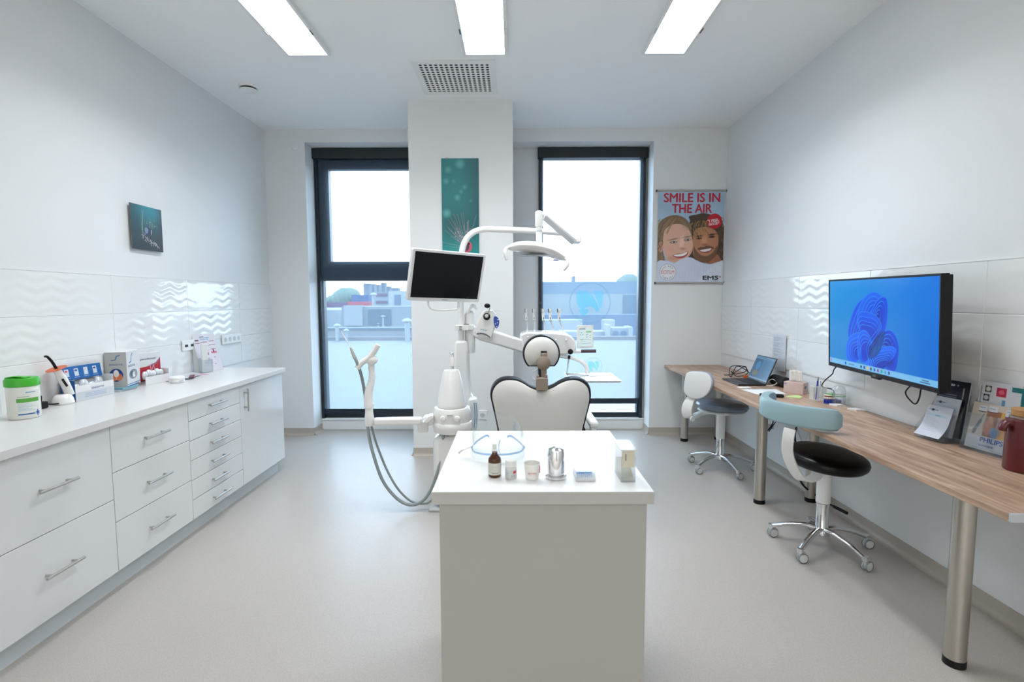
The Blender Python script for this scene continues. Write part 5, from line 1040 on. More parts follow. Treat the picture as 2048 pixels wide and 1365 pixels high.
t = thing('acrylic_holder', 'small clear acrylic holder with cards before the propped chart', 'holder', a)
m = MB(); fbox(F, 0, .085, 0, .10, -.002, 0, m); fbox(F, 0, .085, 0, .11, -.045, -.043, m); fbox(F, 0, .085, 0, .002, -.043, -.002, m); fbox(F, 0, .002, .002, .10, -.043, -.002, m); fbox(F, .083, .085, .002, .10, -.043, -.002, m); obj('clear_shell', m, ACR, t)
obj('printed_card', fbox(F, .008, .075, .004, .085, -.008, -.006), M('card_blueish', (.70, .75, .82), .5), t)
obj('upright_sheet', fbox(F, .012, .060, .004, .22, -.030, -.012), M('sheet_grey', (.72, .75, .74), .5), label='plain pale packet standing in the acrylic holder', cat='packet', bevel=.006)

# ------------------------------------------------------------------ things on the island
ZI = .8503
AMB = M('amber_glass', (.10, .024, .004), .06, trans=.5, ior=1.5)
def P3(px, py): return at(px, py, 1.5)
c = Vector((-.061, 1.565, ZI))
t = thing('dropper_bottle', 'small amber glass bottle with a clear spray cap', 'bottle', c)
obj('glass_body', MB().lathe(c, [(.0185, 0), (.0205, .003), (.0205, .052), (.018, .060), (.009, .071), (.0085, .078)], n=36), AMB, t)
cv = Cv(.062, .037, 80, (205, 205, 196))
for i in range(5): cv.line([(.012, .031 - i * .0055), (.034 + (i % 2) * .012, .031 - i * .0055)], .0010, (130, 150, 145), .8)
cv.line([(.030, .006), (.050, .006)], .003, (150, 155, 150)); wrap(c.x, c.y, ZI + .009, .0207, -PI / 2 - .35, .062, .037, cv, PRM, t)
obj('collar', MB().lathe(c + Vector((0, 0, .077)), [(.0095, 0), (.0095, .007), (.006, .010)], n=24), ACR, t); obj('spray_cap', MB().lathe(c + Vector((0, 0, .086)), [(.0055, 0), (.0065, .001), (.0065, .017), (.005, .018)], n=20), M('cap_pale', (.72, .73, .72), .35), t)
c = Vector((-.010, 1.548, ZI)); t = thing('pill_jar', 'small white plastic jar with a ribbed cap and red mark', 'jar', c)
obj('jar_body', MB().lathe(c, [(.0165, 0), (.018, .002), (.018, .030), (.0165, .036), (.015, .037)], n=32), M('jar_white', (.74, .74, .73), .4), t); obj('cap', MB().lathe(c + Vector((0, 0, .0375)), [(.0170, 0), (.0175, .001), (.0170, .018), (.015, .020), (0, .0205)], n=32), WHP, t)
cv = Cv(.05, .026, 70, (200, 204, 204)); cv.poly([(.032, .014), (.043, .016), (.043, .024), (.032, .022)], (205, 50, 60)); cv.line([(.006, .016), (.018, .016)], .0014, (120, 160, 165)); cv.line([(.006, .010), (.018, .010)], .0014, (140, 170, 175)); cv.rect(.026, .004, .030, .010, (170, 165, 165)); cv.rect(.034, .004, .038, .010, (170, 165, 165)); wrap(c.x, c.y, ZI + .004, .0181, -PI / 2, .05, .026, cv, PRM, t)
c = Vector((.055, 1.545, ZI)); t = thing('paper_cup', 'small white medicine cup with red print', 'cup', c)
obj('cup_wall', MB().lathe(c, [(.0195, 0), (.0205, .001), (.0250, .046), (.0262, .048), (.0262, .0495), (.0245, .049), (.0195, .004), (.0, .003)], n=40), M('cup_white', (.84, .83, .80), .45), t)
F = frame(c + Vector((-.014, -.0229, .020)), (1, 0, 0), Vector((0, -.1, 1))); RDI = M('cup_red', srgb(205, 60, 80), .5)
cv = Cv(.03, .008, 60, (222, 216, 212)); wrapc = None
text('lettering', 'DENT EASE', F, 0, 0, .027, .005, RDI, t, bold=.03); text('lettering', 'white care line', F, .002, -.0055, .024, .003, M('cup_pink', srgb(215, 150, 155), .5), t)
a_ = math.radians(-22); obj('red_seam', MB().box(c.x + .0225, c.x + .0245, c.y - .010, c.y - .006, c.z + .020, c.z + .042), RDI, t)
c = Vector((.129, 1.552, ZI)); t = thing('cotton_dispenser', 'polished chrome cylinder dispenser on a round base', 'dispenser', c)
obj('base_ring', MB().lathe(c, [(.030, 0), (.033, .002), (.0335, .008), (.029, .012)], n=44), CHROME, t); obj('dome', MB().lathe(c + Vector((0, 0, .0122)), [(.0265, 0), (.0268, .002), (.0262, .066), (.023, .078), (.012, .083), (.003, .084)], n=44), CHROME, t)
obj('clear_knob', MB().lathe(c + Vector((0, 0, .096)), [(.003, 0), (.002, .004), (.005, .008), (.003, .012)], n=20), ACR, t)
# burs in a flat clear box
x0, x1, y0, y1 = .187, .247, 1.515, 1.600; t = thing('bur_box', 'low clear box holding rows of fine files', 'box', ((x0 + x1) / 2, (y0 + y1) / 2, ZI))
obj('tray_base', MB().box(x0, x1, y0, y1, ZI, ZI + .009), M('tray_grey', (.66, .68, .70), .4), t, bevel=.001)
m = MB().box(x0, x1, y0, y0 + .0012, ZI + .009, ZI + .030).box(x0, x1, y1 - .0012, y1, ZI + .009, ZI + .030).box(x0, x0 + .0012, y0 + .0012, y1 - .0012, ZI + .009, ZI + .030).box(x1 - .0012, x1, y0 + .0012, y1 - .0012, ZI + .009, ZI + .030).box(x0, x1, y0, y1, ZI + .030, ZI + .0312); obj('clear_lid', m, ACR2, t)
for i in range(8):
    for j in range(3): obj('file', MB().cyl((x0 + .008 + i * .006, y0 + .02 + j * .02, ZI + .009), (x0 + .008 + i * .006, y0 + .02 + j * .02, ZI + .020), .0009, n=6).cyl((x0 + .008 + i * .006, y0 + .02 + j * .02, ZI + .018), (x0 + .008 + i * .006, y0 + .02 + j * .02, ZI + .024), .0022, n=8), M('file_blue', srgb(110, 160, 215), .4), t)
# tall clear dispenser
x0, x1, y0, y1 = .322, .366, 1.508, 1.612; t = thing('brush_dispenser', 'tall clear acrylic dispenser with pale insert at the island edge', 'dispenser', ((x0 + x1) / 2, (y0 + y1) / 2, ZI)); H_ = .098
m = MB().box(x0, x0 + .0018, y0, y1, ZI, ZI + H_).box(x1 - .0018, x1, y0, y1, ZI, ZI + H_).box(x0 + .0018, x1 - .0018, y1 - .0018, y1, ZI, ZI + H_).box(x0 + .0018, x1 - .0018, y0, y1 - .0018, ZI, ZI + .003); obj('clear_housing', m, ACR, t)
obj('front_lip', MB().box(x0, x1, y0 - .001, y0, ZI, ZI + .017), ACR, t); obj('lid', MB().box(x0 - .002, x1 + .003, y0 - .003, y1 + .001, ZI + H_, ZI + H_ + .003), clear('lid_clear', (.97, .97, .97), .08, .05, (.85, .83, .82), .5), t)
obj('cream_insert', MB().box(x0 + .003, x1 - .003, y0 + .004, y0 + .006, ZI + .045, ZI + H_ - .001), M('cream_card', (.62, .58, .46), .5), t); obj('inner_ramp', MB().prism([(x0 + .003, y0 + .004, ZI + .0035), (x0 + .003, y1 - .01, ZI + .0035), (x0 + .003, y1 - .01, ZI + .05)], (x1 - x0 - .006, 0, 0)), clear('ramp', (.95, .93, .86), .05, .1, (.75, .7, .6), .35), t)
obj('dark_slot', MB().box(x0 + .013, x0 + .016, y0 + .0025, y0 + .0038, ZI + .066, ZI + .086), M('screw_grey'), t)
# face shield glasses
t = thing('face_shield', 'clear visor glasses with pale blue frame standing behind the bottles', 'face shield', (-.06, 1.74, ZI))
BF = clear('blue_frame', (.62, .78, .95), .12, .15, (.45, .65, .85), .28)
zf = ZI + .033; arcp = [(-.147, 1.800, zf + .006), (-.150, 1.765, zf), (-.138, 1.728, zf - .004), (-.105, 1.706, zf - .006), (-.06, 1.700, zf - .006), (-.015, 1.706, zf - .006), (.022, 1.728, zf - .004), (.037, 1.765, zf), (.030, 1.80, zf + .006)]
obj('brow_frame', MB().tube(arcp[1:8], (.0022, .0035), 8, 5), BF, t)
obj('temple', MB().tube([(-.150, 1.765, zf), (-.135, 1.83, zf + .004), (-.105, 1.885, zf + .010), (-.095, 1.905, zf - .0)], (.0018, .004), 8, 4), BF, t); obj('temple', MB().tube([(.037, 1.765, zf), (.015, 1.83, zf + .004), (-.012, 1.885, zf + .008), (-.025, 1.905, zf)], (.0018, .004), 8, 4), BF, t)
obj('nose_wire', MB().tube([(-.05, 1.703, zf), (-.054, 1.73, zf + .012), (-.050, 1.77, zf + .024)], .0018, 8, 4), BF, t)
obj('side_clip', MB().tube([(-.153, 1.768, zf), (-.180, 1.75, zf - .005), (-.193, 1.742, zf - .014)], lambda q: .002 + .002 * q, 8, 4), clear('clip_clear', (.9, .9, .9), .1, .2, (.7, .7, .72), .5), t)
m = MB(); Pp = crom([Vector(p) for p in arcp[1:8]], 6); lo = [m.b.verts.new((p.x, p.y - .001, ZI + .0005)) for p in Pp]; hi = [m.b.verts.new((p.x * 1.02, p.y + .02, ZI + .170 - .09 * abs((p.x + .056) / .09) ** 3)) for p in Pp]
for i in range(len(Pp) - 1): m.b.faces.new((lo[i], lo[i + 1], hi[i + 1], hi[i]))
v_ = obj('clear_visor', m, clear('visor', (.965, .985, .985), .025, .02), t); so = v_.modifiers.new('thick', 'SOLIDIFY'); so.thickness = .0006

# ------------------------------------------------------------------ things on the desk
ZD = .7303
# laptop
a, b_ = Vector((1.752, 4.245, ZD)), Vector((1.735, 3.945, ZD)); 
fr_, rr_ = Vector((1.735, 3.945, ZD)), Vector((1.965, 3.935, ZD)); 
F = frame((1.742, 4.255, ZD), (.0, -1, 0), (1, 0, 0))      # x along -y, y into +x, z down -> flip
LW, LD = .315, .215
def lb(x0, x1, y0, y1, z0, z1, m=None): return (m or MB()).box(1.742 + y0, 1.742 + y1, 4.255 - x1, 4.255 - x0, ZD + z0, ZD + z1)
t = thing('laptop', 'open black laptop on the far part of the desk', 'laptop', (1.85, 4.1, ZD))
obj('base', lb(0, LW, 0, LD, .001, .014), M('laptop_black', (.012, .013, .016), .4), t, bevel=.002)
obj('keyboard', lb(.02, LW - .02, .085, LD - .02, .014, .0148), M('keys_black', (.006, .006, .008), .6), t); obj('touchpad', lb(.10, .21, .012, .075, .014, .0145), M('pad_black', (.02, .021, .025), .3), t)
hinge = Vector((1.742 + LD - .004, 4.255, ZD + .012)); th = math.radians(22); FL = frame(hinge, (0, -1, 0), (math.sin(th), 0, math.cos(th))); LH = .215
if (FL.to_3x3() @ Vector((0, 0, 1))).x > 0: FL = FL @ Matrix.Scale(-1, 4, (0, 0, 1))
sgn_ = 1
obj('screen_lid', fbox(FL, 0, LW, 0, LH, -.007, -.0005), M('laptop_black'), t, bevel=.0015)
cv = Cv(LW - .016, LH - .022, 110, (70, 120, 165)); W2, H2 = cv.W, cv.H
cv.grad(lambda x, y: np.array(srgb(74, 124, 168))[None, None] * (.85 + .3 * y)[..., None] * np.ones(3)); cv.rect(0, H2 * .9, W2, H2, (100, 150, 185)); cv.rect(.05 * W2, .12 * H2, .42 * W2, .86 * H2, (66, 104, 140)); cv.ell(.26 * W2, .6 * H2, .12 * W2, .2 * H2, (60, 140, 200)); cv.rect(.10 * W2, .14 * H2, .38 * W2, .38 * H2, (120, 130, 120)); cv.rect(0, 0, W2, .07 * H2, (130, 170, 200)); cv.line([(.06 * W2, .85 * H2), (.3 * W2, .85 * H2)], .006, (40, 60, 80))
link('display', cv.mesh(FL @ Matrix.Translation((.008, .014, 0)), .0006), [ink('laptop_screen', .2, .36)], t)
obj('cable_tangle', MB().tube([(1.86, 4.50, ZD + .004), (1.89, 4.42, ZD + .02), (1.93, 4.36, ZD + .07), (1.99, 4.38, ZD + .095), (2.03, 4.46, ZD + .04), (1.97, 4.52, ZD + .01), (1.90, 4.46, ZD + .045), (1.93, 4.40, ZD + .006), (2.02, 4.40, ZD + .03), (2.04, 4.50, ZD + .075), (1.95, 4.53, ZD + .08), (1.88, 4.44, ZD + .06), (1.87, 4.38, ZD + .004), (1.95, 4.44, ZD + .09), (2.06, 4.42, ZD + .02), (2.0, 4.36, ZD + .005)], .0035, 8, 7), BLKC, label='tangle of black cables behind the laptop', cat='cable')
obj('adapter', MB().box(1.965, 2.035, 4.335, 4.365, ZD, ZD + .022), M('orange_adapter', srgb(190, 90, 40), .5), label='small orange adapter behind the laptop screen', cat='adapter', bevel=.003)
t = obj('speaker', MB().tube([(2.055, 4.02, ZD + .041), (2.060, 3.84, ZD + .041)], .040, 28, 0), M('speaker_mesh', (.012, .013, .016), .7, bump=(400, .4)), label='black cylindrical speaker lying between laptop and tissue box', cat='speaker', bevel=.006)
obj('power_mark', MB().cyl((2.055, 4.021, ZD + .046), (2.055, 4.024, ZD + .046), .004, n=10), GRP, t)
cab([(1.955, 3.95, ZD + .006), (1.99, 3.93, ZD + .004), (2.02, 3.90, ZD + .03), (2.01, 3.96, ZD + .05), (1.97, 3.97, ZD + .01)], .0025, 'thin white usb lead at the laptop corner', mat=WHP)
obj('paper_sheet', MB().prism([(1.694, 3.785, ZD), (1.714, 3.578, ZD), (1.925, 3.582, ZD), (1.958, 3.79, ZD)], (0, 0, .0012)), PAPER, label='blank white paper sheet in front of the laptop', cat='paper')
obj('paper_slip', MB().box(1.71, 1.80, 3.84, 3.90, ZD, ZD + .001), PAPER, label='small white slip at the front edge of the laptop', cat='paper')
t = obj('remote_control', flat_bar([(1.702, 3.515, ZD + .0105), (1.77, 3.492, ZD + .0105), (1.845, 3.470, ZD + .0105)], .045, .019, Vector((.3, 1, 0))), BLACK, label='black remote control on the desk edge', cat='remote control', bevel=.007)
obj('button_ring', MB().lathe((1.765, 3.492, ZD + .0202), [(.012, 0), (.011, .0015), (.006, .0015)]), GRP, t)
obj('note_pad', MB().prism([(1.865, 3.475, ZD), (1.935, 3.43, ZD), (1.972, 3.468, ZD), (1.988, 3.54, ZD), (1.905, 3.52, ZD)], (0, 0, .003)), M('note_green', srgb(200, 222, 150), .6), label='pale green sticky notes in front of the tissue box', cat='notes')
# tissue box
F = frame((1.950, 3.672, ZD), Vector((.075, -.10, 0)), (0, 0, 1)); W_ = .128
F = frame((1.952, 3.675, ZD), (2.035 - 1.952, 3.572 - 3.675, 0), (0, 0, 1)); W_ = .132
t = thing('tissue_box', 'pale pink patterned tissue box with a tall white tissue', 'tissue box', (2.0, 3.62, ZD))
obj('carton', fbox(F, 0, W_, 0, .078, -.085, 0), M('tissue_pink', srgb(205, 180, 176), .5), t, bevel=.001)
cv = Cv(W_, .078, 90, (208, 182, 176)); rnd = random.Random(6)
for i in range(30): x, y = rnd.uniform(.01, W_), rnd.uniform(0, .075); cv.line([(x, y), (x + rnd.gauss(0, .012), y + .012)], .0014, (226, 206, 200), .7)
cv.rect(.004, .058, .02, .066, (110, 130, 180)); link('print', cv.mesh(F), [PRM], t)
FR = frame(F @ Vector((W_, 0, 0)), F.to_3x3() @ Vector((0, 0, -1)), (0, 0, 1)); cv = Cv(.085, .078, 50, (200, 176, 172)); cv.rect(.02, .035, .055, .055, (90, 110, 140)); cv.line([(.005, .02), (.08, .02)], .003, (170, 140, 130)); link('print', cv.mesh(FR), [PRM], t)
TIS = M('tissue', (.82, .80, .77), .9); m = MB(); rows = []
for j in range(7):
    f_ = j / 6; row = []
    for i in range(15):
        g_ = i / 14 - .5; w_ = .10 * (1 - .15 * f_); row.append(m.b.verts.new(F @ Vector((W_ * .5 + g_ * w_, .078 + f_ * .088 - .012 * f_ * abs(g_), -.040 + .008 * math.sin(g_ * 17 + f_ * 2) * (1 - .3 * f_) + .012 * f_))))
    rows.append(row)
for j in range(6):
    for i in range(14): m.b.faces.new((rows[j][i], rows[j][i + 1], rows[j + 1][i + 1], rows[j + 1][i]))
o = obj('tissue', m, TIS, t); so = o.modifiers.new('t', 'SOLIDIFY'); so.thickness = .001
# pen holder with pens
c = Vector((2.028, 3.395, ZD)); t = thing('pen_holder', 'square white wire pen holder', 'pen holder', c); WIR = M('wire_white', (.78, .78, .76), .4)
F = frame(c + Vector((-.037, -.004, 0)), (1, -.15, 0), (0, 0, 1)); 
m = MB()
for z_ in (.002, .092):
    q_ = [F @ Vector(p) for p in ((0, z_, .035), (.074, z_, .035), (.074, z_, -.035), (0, z_, -.035), (0, z_, .035))]; m.tube(q_, .0022, 8, 0)
obj('rim', m, WIR, t); m = MB()
for i in range(13):
    for s_, zz in ((0, .035), (0, -.035)):
        m.tube([F @ Vector((i * .0062, .002, zz)), F @ Vector((i * .0062, .092, zz))], .0011, 5, 0)
    m.tube([F @ Vector((0, .002, .035 - i * .0058)), F @ Vector((0, .092, .035 - i * .0058))], .0011, 5, 0).tube([F @ Vector((.074, .002, .035 - i * .0058)), F @ Vector((.074, .092, .035 - i * .0058))], .0011, 5, 0)
obj('wire_mesh', m, WIR, t); obj('floor_plate', fbox(F, 0, .074, 0, .002, -.035, .035), WIR, t)
for x, zc, tx, h_, col, lab in ((.022, .01, .006, .128, (30, 50, 160), 'blue pen standing in the wire holder'), (.040, -.01, .0, .142, (150, 165, 185), 'grey pen standing tallest in the wire holder'), (.030, .018, .014, .118, (190, 200, 215), 'silver pen leaning in the wire holder')):
    p_, q_ = F @ Vector((x, .003, zc)), F @ Vector((x + tx, h_, zc)); o = obj('pen', MB().tube([p_, q_], .0045, 10, 0), M('pen%d' % col[0], srgb(*col), .35), label=lab, cat='pen'); obj('pen_clip', MB().tube([q_, q_ + Vector((0, 0, .010))], .0018, 6, 0), BLACK, o)
# dental model
c = Vector((2.035, 3.275, ZD)); t = thing('dental_model', 'dental cast with teeth on a blue base', 'dental model', c); DB = M('cobalt', srgb(10, 42, 150), .35)
def arch(cx, cy, r, z0, z1, col, nm, k=1.0):
    pts_ = [Vector((cx + math.cos(a_) * r * .9, cy + math.sin(a_) * r, 0)) for a_ in [PI * (1.0 + i / 14.0) + .35 for i in range(15)]]
    return obj(nm, MB().prism([(p.x, p.y, ZD + z0) for p in pts_], (0, 0, z1 - z0)), col, t, bevel=.002)
arch(c.x, c.y + .01, .045, 0, .026, DB, 'blue_base'); arch(c.x, c.y + .01, .039, .0265, .030, M('gum_red', srgb(170, 80, 70), .4), 'gum'); arch(c.x, c.y + .01, .038, .043, .050, M('gum_red'), 'gum'); arch(c.x, c.y + .01, .042, .050, .060, M('plaster', (.78, .76, .66), .5), 'plaster_top'); arch(c.x, c.y + .01, .042, .0602, .064, M('green_rim', srgb(90, 170, 100), .4), 'green_rim')
TO = M('tooth_white', (.84, .82, .76), .3)
for i in range(11):
    a_ = PI * (1 + i / 10) + .35; p_ = Vector((c.x + math.cos(a_) * .035, c.y + .01 + math.sin(a_) * .038, ZD + .0365)); obj('tooth', MB().ell(p_, (.0048, .0048, .0065), 10, 6), TO, t)
obj('blue_arm', MB().box(c.x + .03, c.x + .078, c.y - .01, c.y + .045, ZD, ZD + .022), DB, label='second cobalt blue model base behind the dental cast', cat='dental model', bevel=.006)
# glass carafe behind
c = Vector((2.068, 3.23, ZD)); t = obj('glass_jar', MB().lathe(c, [(.034, 0), (.038, .004), (.038, .095), (.030, .115), (.018, .122)], n=36), clear('jar_glass', (.93, .96, .96), .08, .03, (.8, .85, .85), .06), label='clear upturned glass jar against the tiles', cat='jar')
obj('green_band', MB().lathe(c + Vector((0, 0, .055)), [(.0383, 0), (.0383, .004)], n=36, cap=False), M('green_rim'), t)
obj('folded_tags', MB().prism([(2.000, 3.215, ZD), (2.02, 3.165, ZD), (2.060, 3.17, ZD), (2.06, 3.20, ZD)], (0, 0, .010)), PAPER, label='white folded tag in front of the blue model', cat='tag')
obj('loose_tags', MB().prism([(2.05, 3.165, ZD), (2.105, 3.13, ZD), (2.112, 3.15, ZD), (2.068, 3.20, ZD)], (0, 0, .003)), M('tag_grey', (.45, .45, .42), .5), label='thin grey tag lying beside the glass jar', cat='tag')
obj('card_stack', MB().prism([(2.030, 3.085, ZD), (2.052, 3.035, ZD), (2.108, 3.035, ZD), (2.098, 3.09, ZD)], (0, 0, .009)), PAPER, label='small stack of white cards at the desk back edge', cat='cards')

# ------------------------------------------------------------------ brochure holders and jug at the near end
HOLD = clear('holder_acrylic', (.96, .97, .98), .025, .04, (.6, .66, .72), .03)
def sheet(F, x0, x1, y0, y1, z, col=None, cvs=None, par=None, nm='sheet', bend=0):
    return obj(nm, fbox(F, x0, x1, y0, y1, z - .001, z), M('sh%s' % str(col), srgb(*col), .5), par)
# tiered holder with price lists, cards facing the room
o0 = Vector((1.975, 2.478, ZD)); ud = Vector((.022, -.150, 0)); F = frame(o0, ud, Vector((.38, .06, 1)))
Wt = .150
t = thing('leaflet_holder', 'clear three-tier leaflet holder at the near end of the desk', 'leaflet holder', o0)
m = MB()
base = lambda x, y, z: o0 + ud.normalized() * x + Vector((1, .15, 0)).normalized() * y + Vector((0, 0, z))
for (d0, h0, h1) in ((0, .0, .13), (.04, .0, .17), (.070, .0, .22)):
    m.prism([base(0, d0, h0), base(Wt, d0, h0), base(Wt, d0 + .05, h1), base(0, d0 + .05, h1)], (.002, 0, 0))
m.prism([base(0, -.012, 0), base(Wt, -.012, 0), base(Wt, .13, 0), base(0, .13, 0)], (0, 0, .002)).prism([base(0, -.012, .002), base(0, .12, .002), base(0, .115, .22), base(0, .06, .13), base(0, -.01, .05)], tuple(ud.normalized() * .002)).prism([base(Wt, -.012, .002), base(Wt, .12, .002), base(Wt, .115, .22), base(Wt, .06, .13), base(Wt, -.01, .05)], tuple(ud.normalized() * .002))
obj('clear_shell', m, HOLD, t)
def leaflet(lab, P0, w_, h_, back, cvf, curl=0, nm='leaflet', dx=0):
    """sheet leaning back; P0 lower left"""
    F_ = frame(P0, ud, Vector((back, .15 * back, 1))); l_ = thing(nm, lab, 'leaflet', P0)
    cvs = Cv(w_, h_, 90); cvf(cvs); me = cvs.mesh(Matrix.Identity(4), .0012); co = np.empty(len(me.vertices) * 3, np.float32); me.vertices.foreach_get('co', co); co = co.reshape(-1, 3)
    if curl: f_ = np.clip(1 - co[:, 1] / (h_ * .55), 0, 1) ** 2; co[:, 2] += curl * f_
    me.vertices.foreach_set('co', co.ravel()); me.transform(F_); link('print', me, [PRM], l_)
    if not curl: obj('pages', fbox(F_, 0, w_, 0, h_, -.003, 0), M('pages', (.6, .6, .62), .6), l_)
    else:
        o_ = COL.objects[-1]; so_ = o_.modifiers.new('t', 'SOLIDIFY'); so_.thickness = .002; so_.offset = -1
    return F_, l_
def f_price(cv):
    cv.grad(lambda x, y: np.ones(x.shape)[..., None] * np.array(srgb(196, 202, 214))); w_, h_ = cv.W, cv.H
    cv.ell(.25 * w_, .86 * h_, .008, .006, (40, 70, 90)); cv.line([(.10 * w_, .86 * h_), (.2 * w_, .86 * h_)], .003, (90, 100, 110)); cv.line([(.3 * w_, .86 * h_), (.45 * w_, .86 * h_)], .003, (90, 100, 110)); cv.rect(.1 * w_, .66 * h_, .9 * w_, .74 * h_, (176, 200, 214)); cv.line([(.42 * w_, .70 * h_), (.6 * w_, .70 * h_)], .003, (80, 140, 180))
    for i in range(9): cv.line([(.1 * w_, (.60 - .05 * i) * h_), (.45 * w_ + (i % 3) * .1 * w_, (.60 - .05 * i) * h_)], .0014, (140, 150, 165), .7)
leaflet('white clinic leaflet in the lowest tier, curling at its foot', base(.010, .004, .010), .125, .155, .30, f_price, curl=.030)
leaflet('white clinic leaflet in the middle tier, half hidden', base(.014, .042, .020), .125, .185, .22, f_price)
def f_dark(cv):
    cv.grad(lambda x, y: np.array([.004, .006, .012]) * (1 + 2 * (1 - y))[..., None] + np.array([.002, .004, .016]) * (x < .7)[..., None]); w_, h_ = cv.W, cv.H
    cv.rect(.32 * w_, .90 * h_, .52 * w_, .94 * h_, (190, 195, 205)); cv.ell(.62 * w_, .92 * h_, .004, .004, (150, 155, 165)); cv.line([(.82 * w_, .70 * h_), (.82 * w_, .88 * h_)], .006, (150, 155, 165))
    for i in range(3): cv.line([(.06 * w_, (.74 - .04 * i) * h_), (.62 * w_, (.74 - .04 * i) * h_)], .004, (120, 128, 150), .8)
leaflet('dark navy booklet standing tallest in the back tier', base(.008, .072, .02), .150, .265, .13, f_dark)
# second holder with toothbrush leaflets
o0 = Vector((2.022, 2.285, ZD)); ud = Vector((.024, -.185, 0)); Wt = .205
t = thing('leaflet_holder', 'clear leaflet holder with colourful toothbrush leaflets beside the jug', 'leaflet holder', o0); m = MB()
m.prism([base(0, -.004, 0), base(Wt, -.004, 0), base(Wt, .03, .16), base(0, .03, .16)], (.002, 0, 0)).prism([base(0, .0, 0), base(Wt, .0, 0), base(Wt, .075, 0), base(0, .075, 0)], (0, 0, .002)).prism([base(0, -.004, 0), base(0, .075, .002), base(0, .10, .26), base(0, .03, .16)], tuple(ud.normalized() * .002)); obj('clear_shell', m, HOLD, t)
def f_phil(cv):
    cv.grad(lambda x, y: np.array(srgb(196, 186, 172)) * (.9 + .2 * x)[..., None]); w_, h_ = cv.W, cv.H
    cv.rect(.34 * w_, .30 * h_, .66 * w_, .86 * h_, (146, 98, 66)); cv.rect(.66 * w_, .30 * h_, 1.0 * w_, .86 * h_, (214, 160, 72)); cv.rect(.6 * w_, .35 * h_, .72 * w_, .75 * h_, (176, 150, 130))
    cv.ell(.44 * w_, .5 * h_, .12 * w_, .16 * h_, (186, 120, 80), .2, 3); cv.ell(.58 * w_, .40 * h_, .09 * w_, .11 * h_, (110, 140, 180), .2, 2); cv.line([(.14 * w_, .34 * h_), (.24 * w_, .62 * h_)], .013, (60, 74, 92)); cv.line([(.24 * w_, .62 * h_), (.28 * w_, .76 * h_)], .004, (60, 74, 92)); cv.ell(.47 * w_, .66 * h_, .05 * w_, .09 * h_, (196, 140, 100), .3)
    cv.rect(0, 0, w_, .29 * h_, (196, 200, 208)); cv.rect(.14 * w_, .82 * h_, .32 * w_, .94 * h_, (205, 210, 216)); cv.rect(.36 * w_, .84 * h_, .56 * w_, .96 * h_, (205, 210, 216)); cv.rect(.14 * w_, .80 * h_, .32 * w_, .82 * h_, (50, 54, 60)); cv.rect(.36 * w_, .82 * h_, .56 * w_, .84 * h_, (100, 50, 110)); cv.rect(.74 * w_, .80 * h_, w_, .94 * h_, (205, 210, 216)); cv.rect(.74 * w_, .76 * h_, w_, .80 * h_, (70, 110, 140))
    for a_ in (.16, .38, .76): cv.line([(a_ * w_, .90 * h_), ((a_ + .12) * w_, .90 * h_)], .003, (90, 130, 170))
    cv.line([(.1 * w_, .03 * h_), (.5 * w_, .03 * h_)], .002, (150, 156, 165)); cv.line([(.6 * w_, .03 * h_), (.9 * w_, .03 * h_)], .002, (150, 156, 165))
FP, lp = leaflet('front toothbrush leaflet with blue maker lettering beside the jug', base(.010, .010, .010), .185, .205, .20, f_phil)
BI = M('philips_blue', srgb(14, 76, 160), .5); text('lettering', 'PHILIPS', FP, .062, .036, .092, .020, BI, lp, lift=.0018, fat=.0009); text('lettering', 'sonicare', FP, .060, .016, .060, .012, BI, lp, lift=.0018, bold=.03)
def f_chart(cv):
    cv.grad(lambda x, y: np.ones(x.shape)[..., None] * np.array(srgb(196, 200, 206))); w_, h_ = cv.W, cv.H
    cv.rect(.14 * w_, .84 * h_, .30 * w_, .94 * h_, (70, 60, 52)); cv.ell(.22 * w_, .89 * h_, .010, .010, (205, 205, 200)); cv.rect(.12 * w_, .71 * h_, .27 * w_, .81 * h_, (24, 28, 40)); cv.ell(.19 * w_, .76 * h_, .010, .010, (185, 190, 195)); cv.rect(.42 * w_, .80 * h_, .66 * w_, .93 * h_, (176, 30, 70)); cv.ell(.54 * w_, .865 * h_, .012, .010, (205, 90, 110)); cv.rect(.20 * w_, .55 * h_, .50 * w_, .66 * h_, (40, 46, 54)); cv.rect(.58 * w_, .5 * h_, .66 * w_, .76 * h_, (90, 140, 180)); cv.line([(.05 * w_, .6 * h_), (.05 * w_, .92 * h_)], .003, (60, 70, 90))
leaflet('white product leaflet with square pictures behind the toothbrush leaflets', base(.018, .042, .012), .170, .295, .08, f_chart)
def f_teal(cv):
    cv.grad(lambda x, y: np.ones(x.shape)[..., None] * np.array(srgb(14, 104, 108))); w_, h_ = cv.W, cv.H
    for i in range(4): cv.line([((.2 + .2 * i) * w_, .5 * h_), ((.2 + .2 * i) * w_, .95 * h_)], .001, (40, 130, 130)); 
    cv.rect(.28 * w_, .55 * h_, .5 * w_, .66 * h_, (20, 50, 70)); cv.ell(.39 * w_, .605 * h_, .008, .008, (180, 200, 210))
leaflet('teal leaflet behind the jug', base(.150, .050, .012), .10, .285, .05, f_teal)
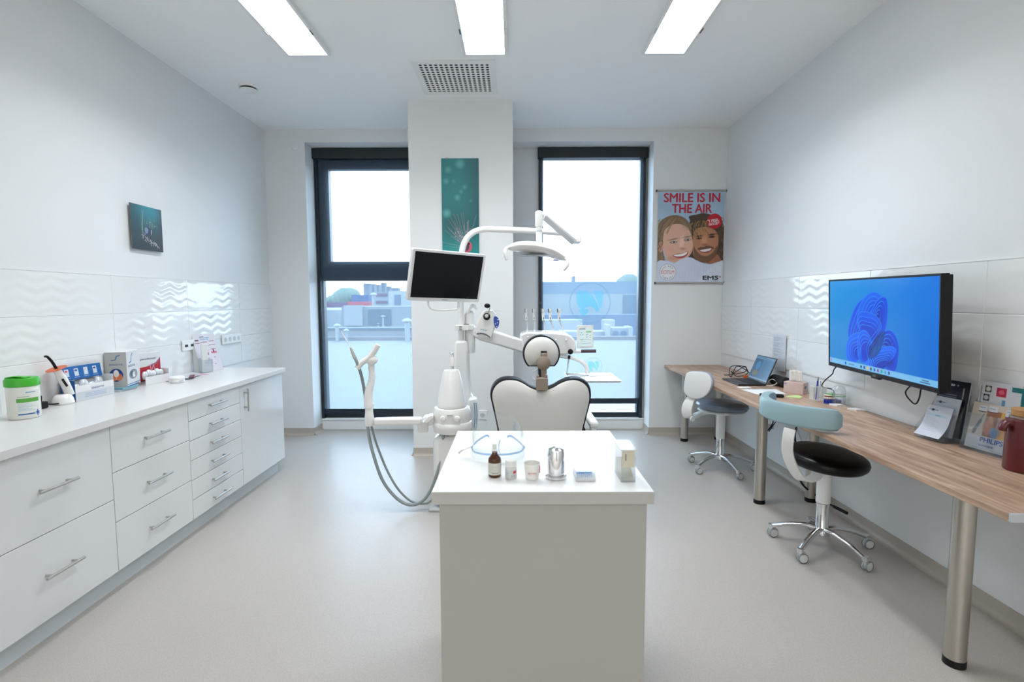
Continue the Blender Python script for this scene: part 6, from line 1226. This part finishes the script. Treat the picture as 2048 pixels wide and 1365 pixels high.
# red jug
jc = Vector((1.925, 1.98, ZD)); jc = Vector((1.988, 1.960, ZD))
t = thing('thermos_jug', 'dark red insulated jug with a cork stopper at the desk end', 'jug', jc); JR = M('jug_red', (.10, .006, .010), .30, coat=.2)
obj('jug_body', MB().lathe(jc, [(.056, 0), (.061, .003), (.062, .01), (.060, .19), (.058, .200), (.050, .205)], n=44), JR, t)
obj('steel_rim', MB().lathe(jc + Vector((0, 0, .205)), [(.050, 0), (.052, .003), (.052, .010), (.046, .011)], n=44), STEEL, t)
obj('cork_stopper', MB().lathe(jc + Vector((0, 0, .2165)), [(.045, 0), (.047, .002), (.047, .024), (.044, .027), (0, .028)], n=36), M('cork', srgb(176, 132, 84), .8, bump=(300, .5)), t)
obj('spout', MB().tube([jc + Vector((-.045, .0, .185)), jc + Vector((-.068, .01, .190)), jc + Vector((-.080, .012, .172)), jc + Vector((-.081, .013, .158))], lambda q: (.020 - .004 * q, .012), 14, 5), JR, t)

# ------------------------------------------------------------------ under the desk
cab([(2.10, 3.98, .70), (2.02, 3.96, .55), (1.98, 3.86, .46), (1.90, 3.80, .40)], .0045, 'black cord hanging from the desktop beside the far stool')
cab([(2.09, 3.90, .70), (2.05, 3.80, .62), (1.98, 3.78, .52), (1.93, 3.82, .40)], .0035, 'second black cord crossing behind the far stool seat')
cab([(2.10, 3.95, .70), (2.105, 3.80, .5), (2.10, 3.60, .28), (2.08, 3.45, .23), (2.10, 3.25, .34), (2.10, 3.15, .55), (2.10, 3.12, .70)], .003, 'thin grey cord sagging under the desk between the legs', mat=GRP)
cab([at(1601, 822, 3.35), at(1594, 850, 3.42), at(1590, 872, 3.45), at(1592, 888, 3.45), at(1600, 899, 3.45)], .006, 'thick black cord dropping behind the pale blue back rest')
cab([at(1574, 893, 3.45), at(1583, 915, 3.45), at(1593, 937, 3.45), at(1599, 958, 3.45), at(1609, 974, 3.45), at(1627, 988, 3.45), at(1645, 1001, 3.35), at(1668, 1014, 3.22)], .0065, 'long black cord sloping behind the arm of the near stool towards the wall')
obj('floor_plug', MB().tube([at(1668, 1014, 3.20), at(1694, 1027, 3.10)], .010, 12, 0), BLACK, label='black plug end lying at the skirting by the near stool', cat='plug')
obj('cord_tag', MB().box(1.985, 2.045, 3.97, 3.975, .38, .42), GRP, label='small grey adapter hanging on its lead behind the far stool', cat='adapter', bevel=.002)
cab([(2.06, 4.02, .56), (2.035, 3.99, .48), (2.015, 3.973, .421)], .002, 'thin lead holding the small grey adapter', mat=GRP)
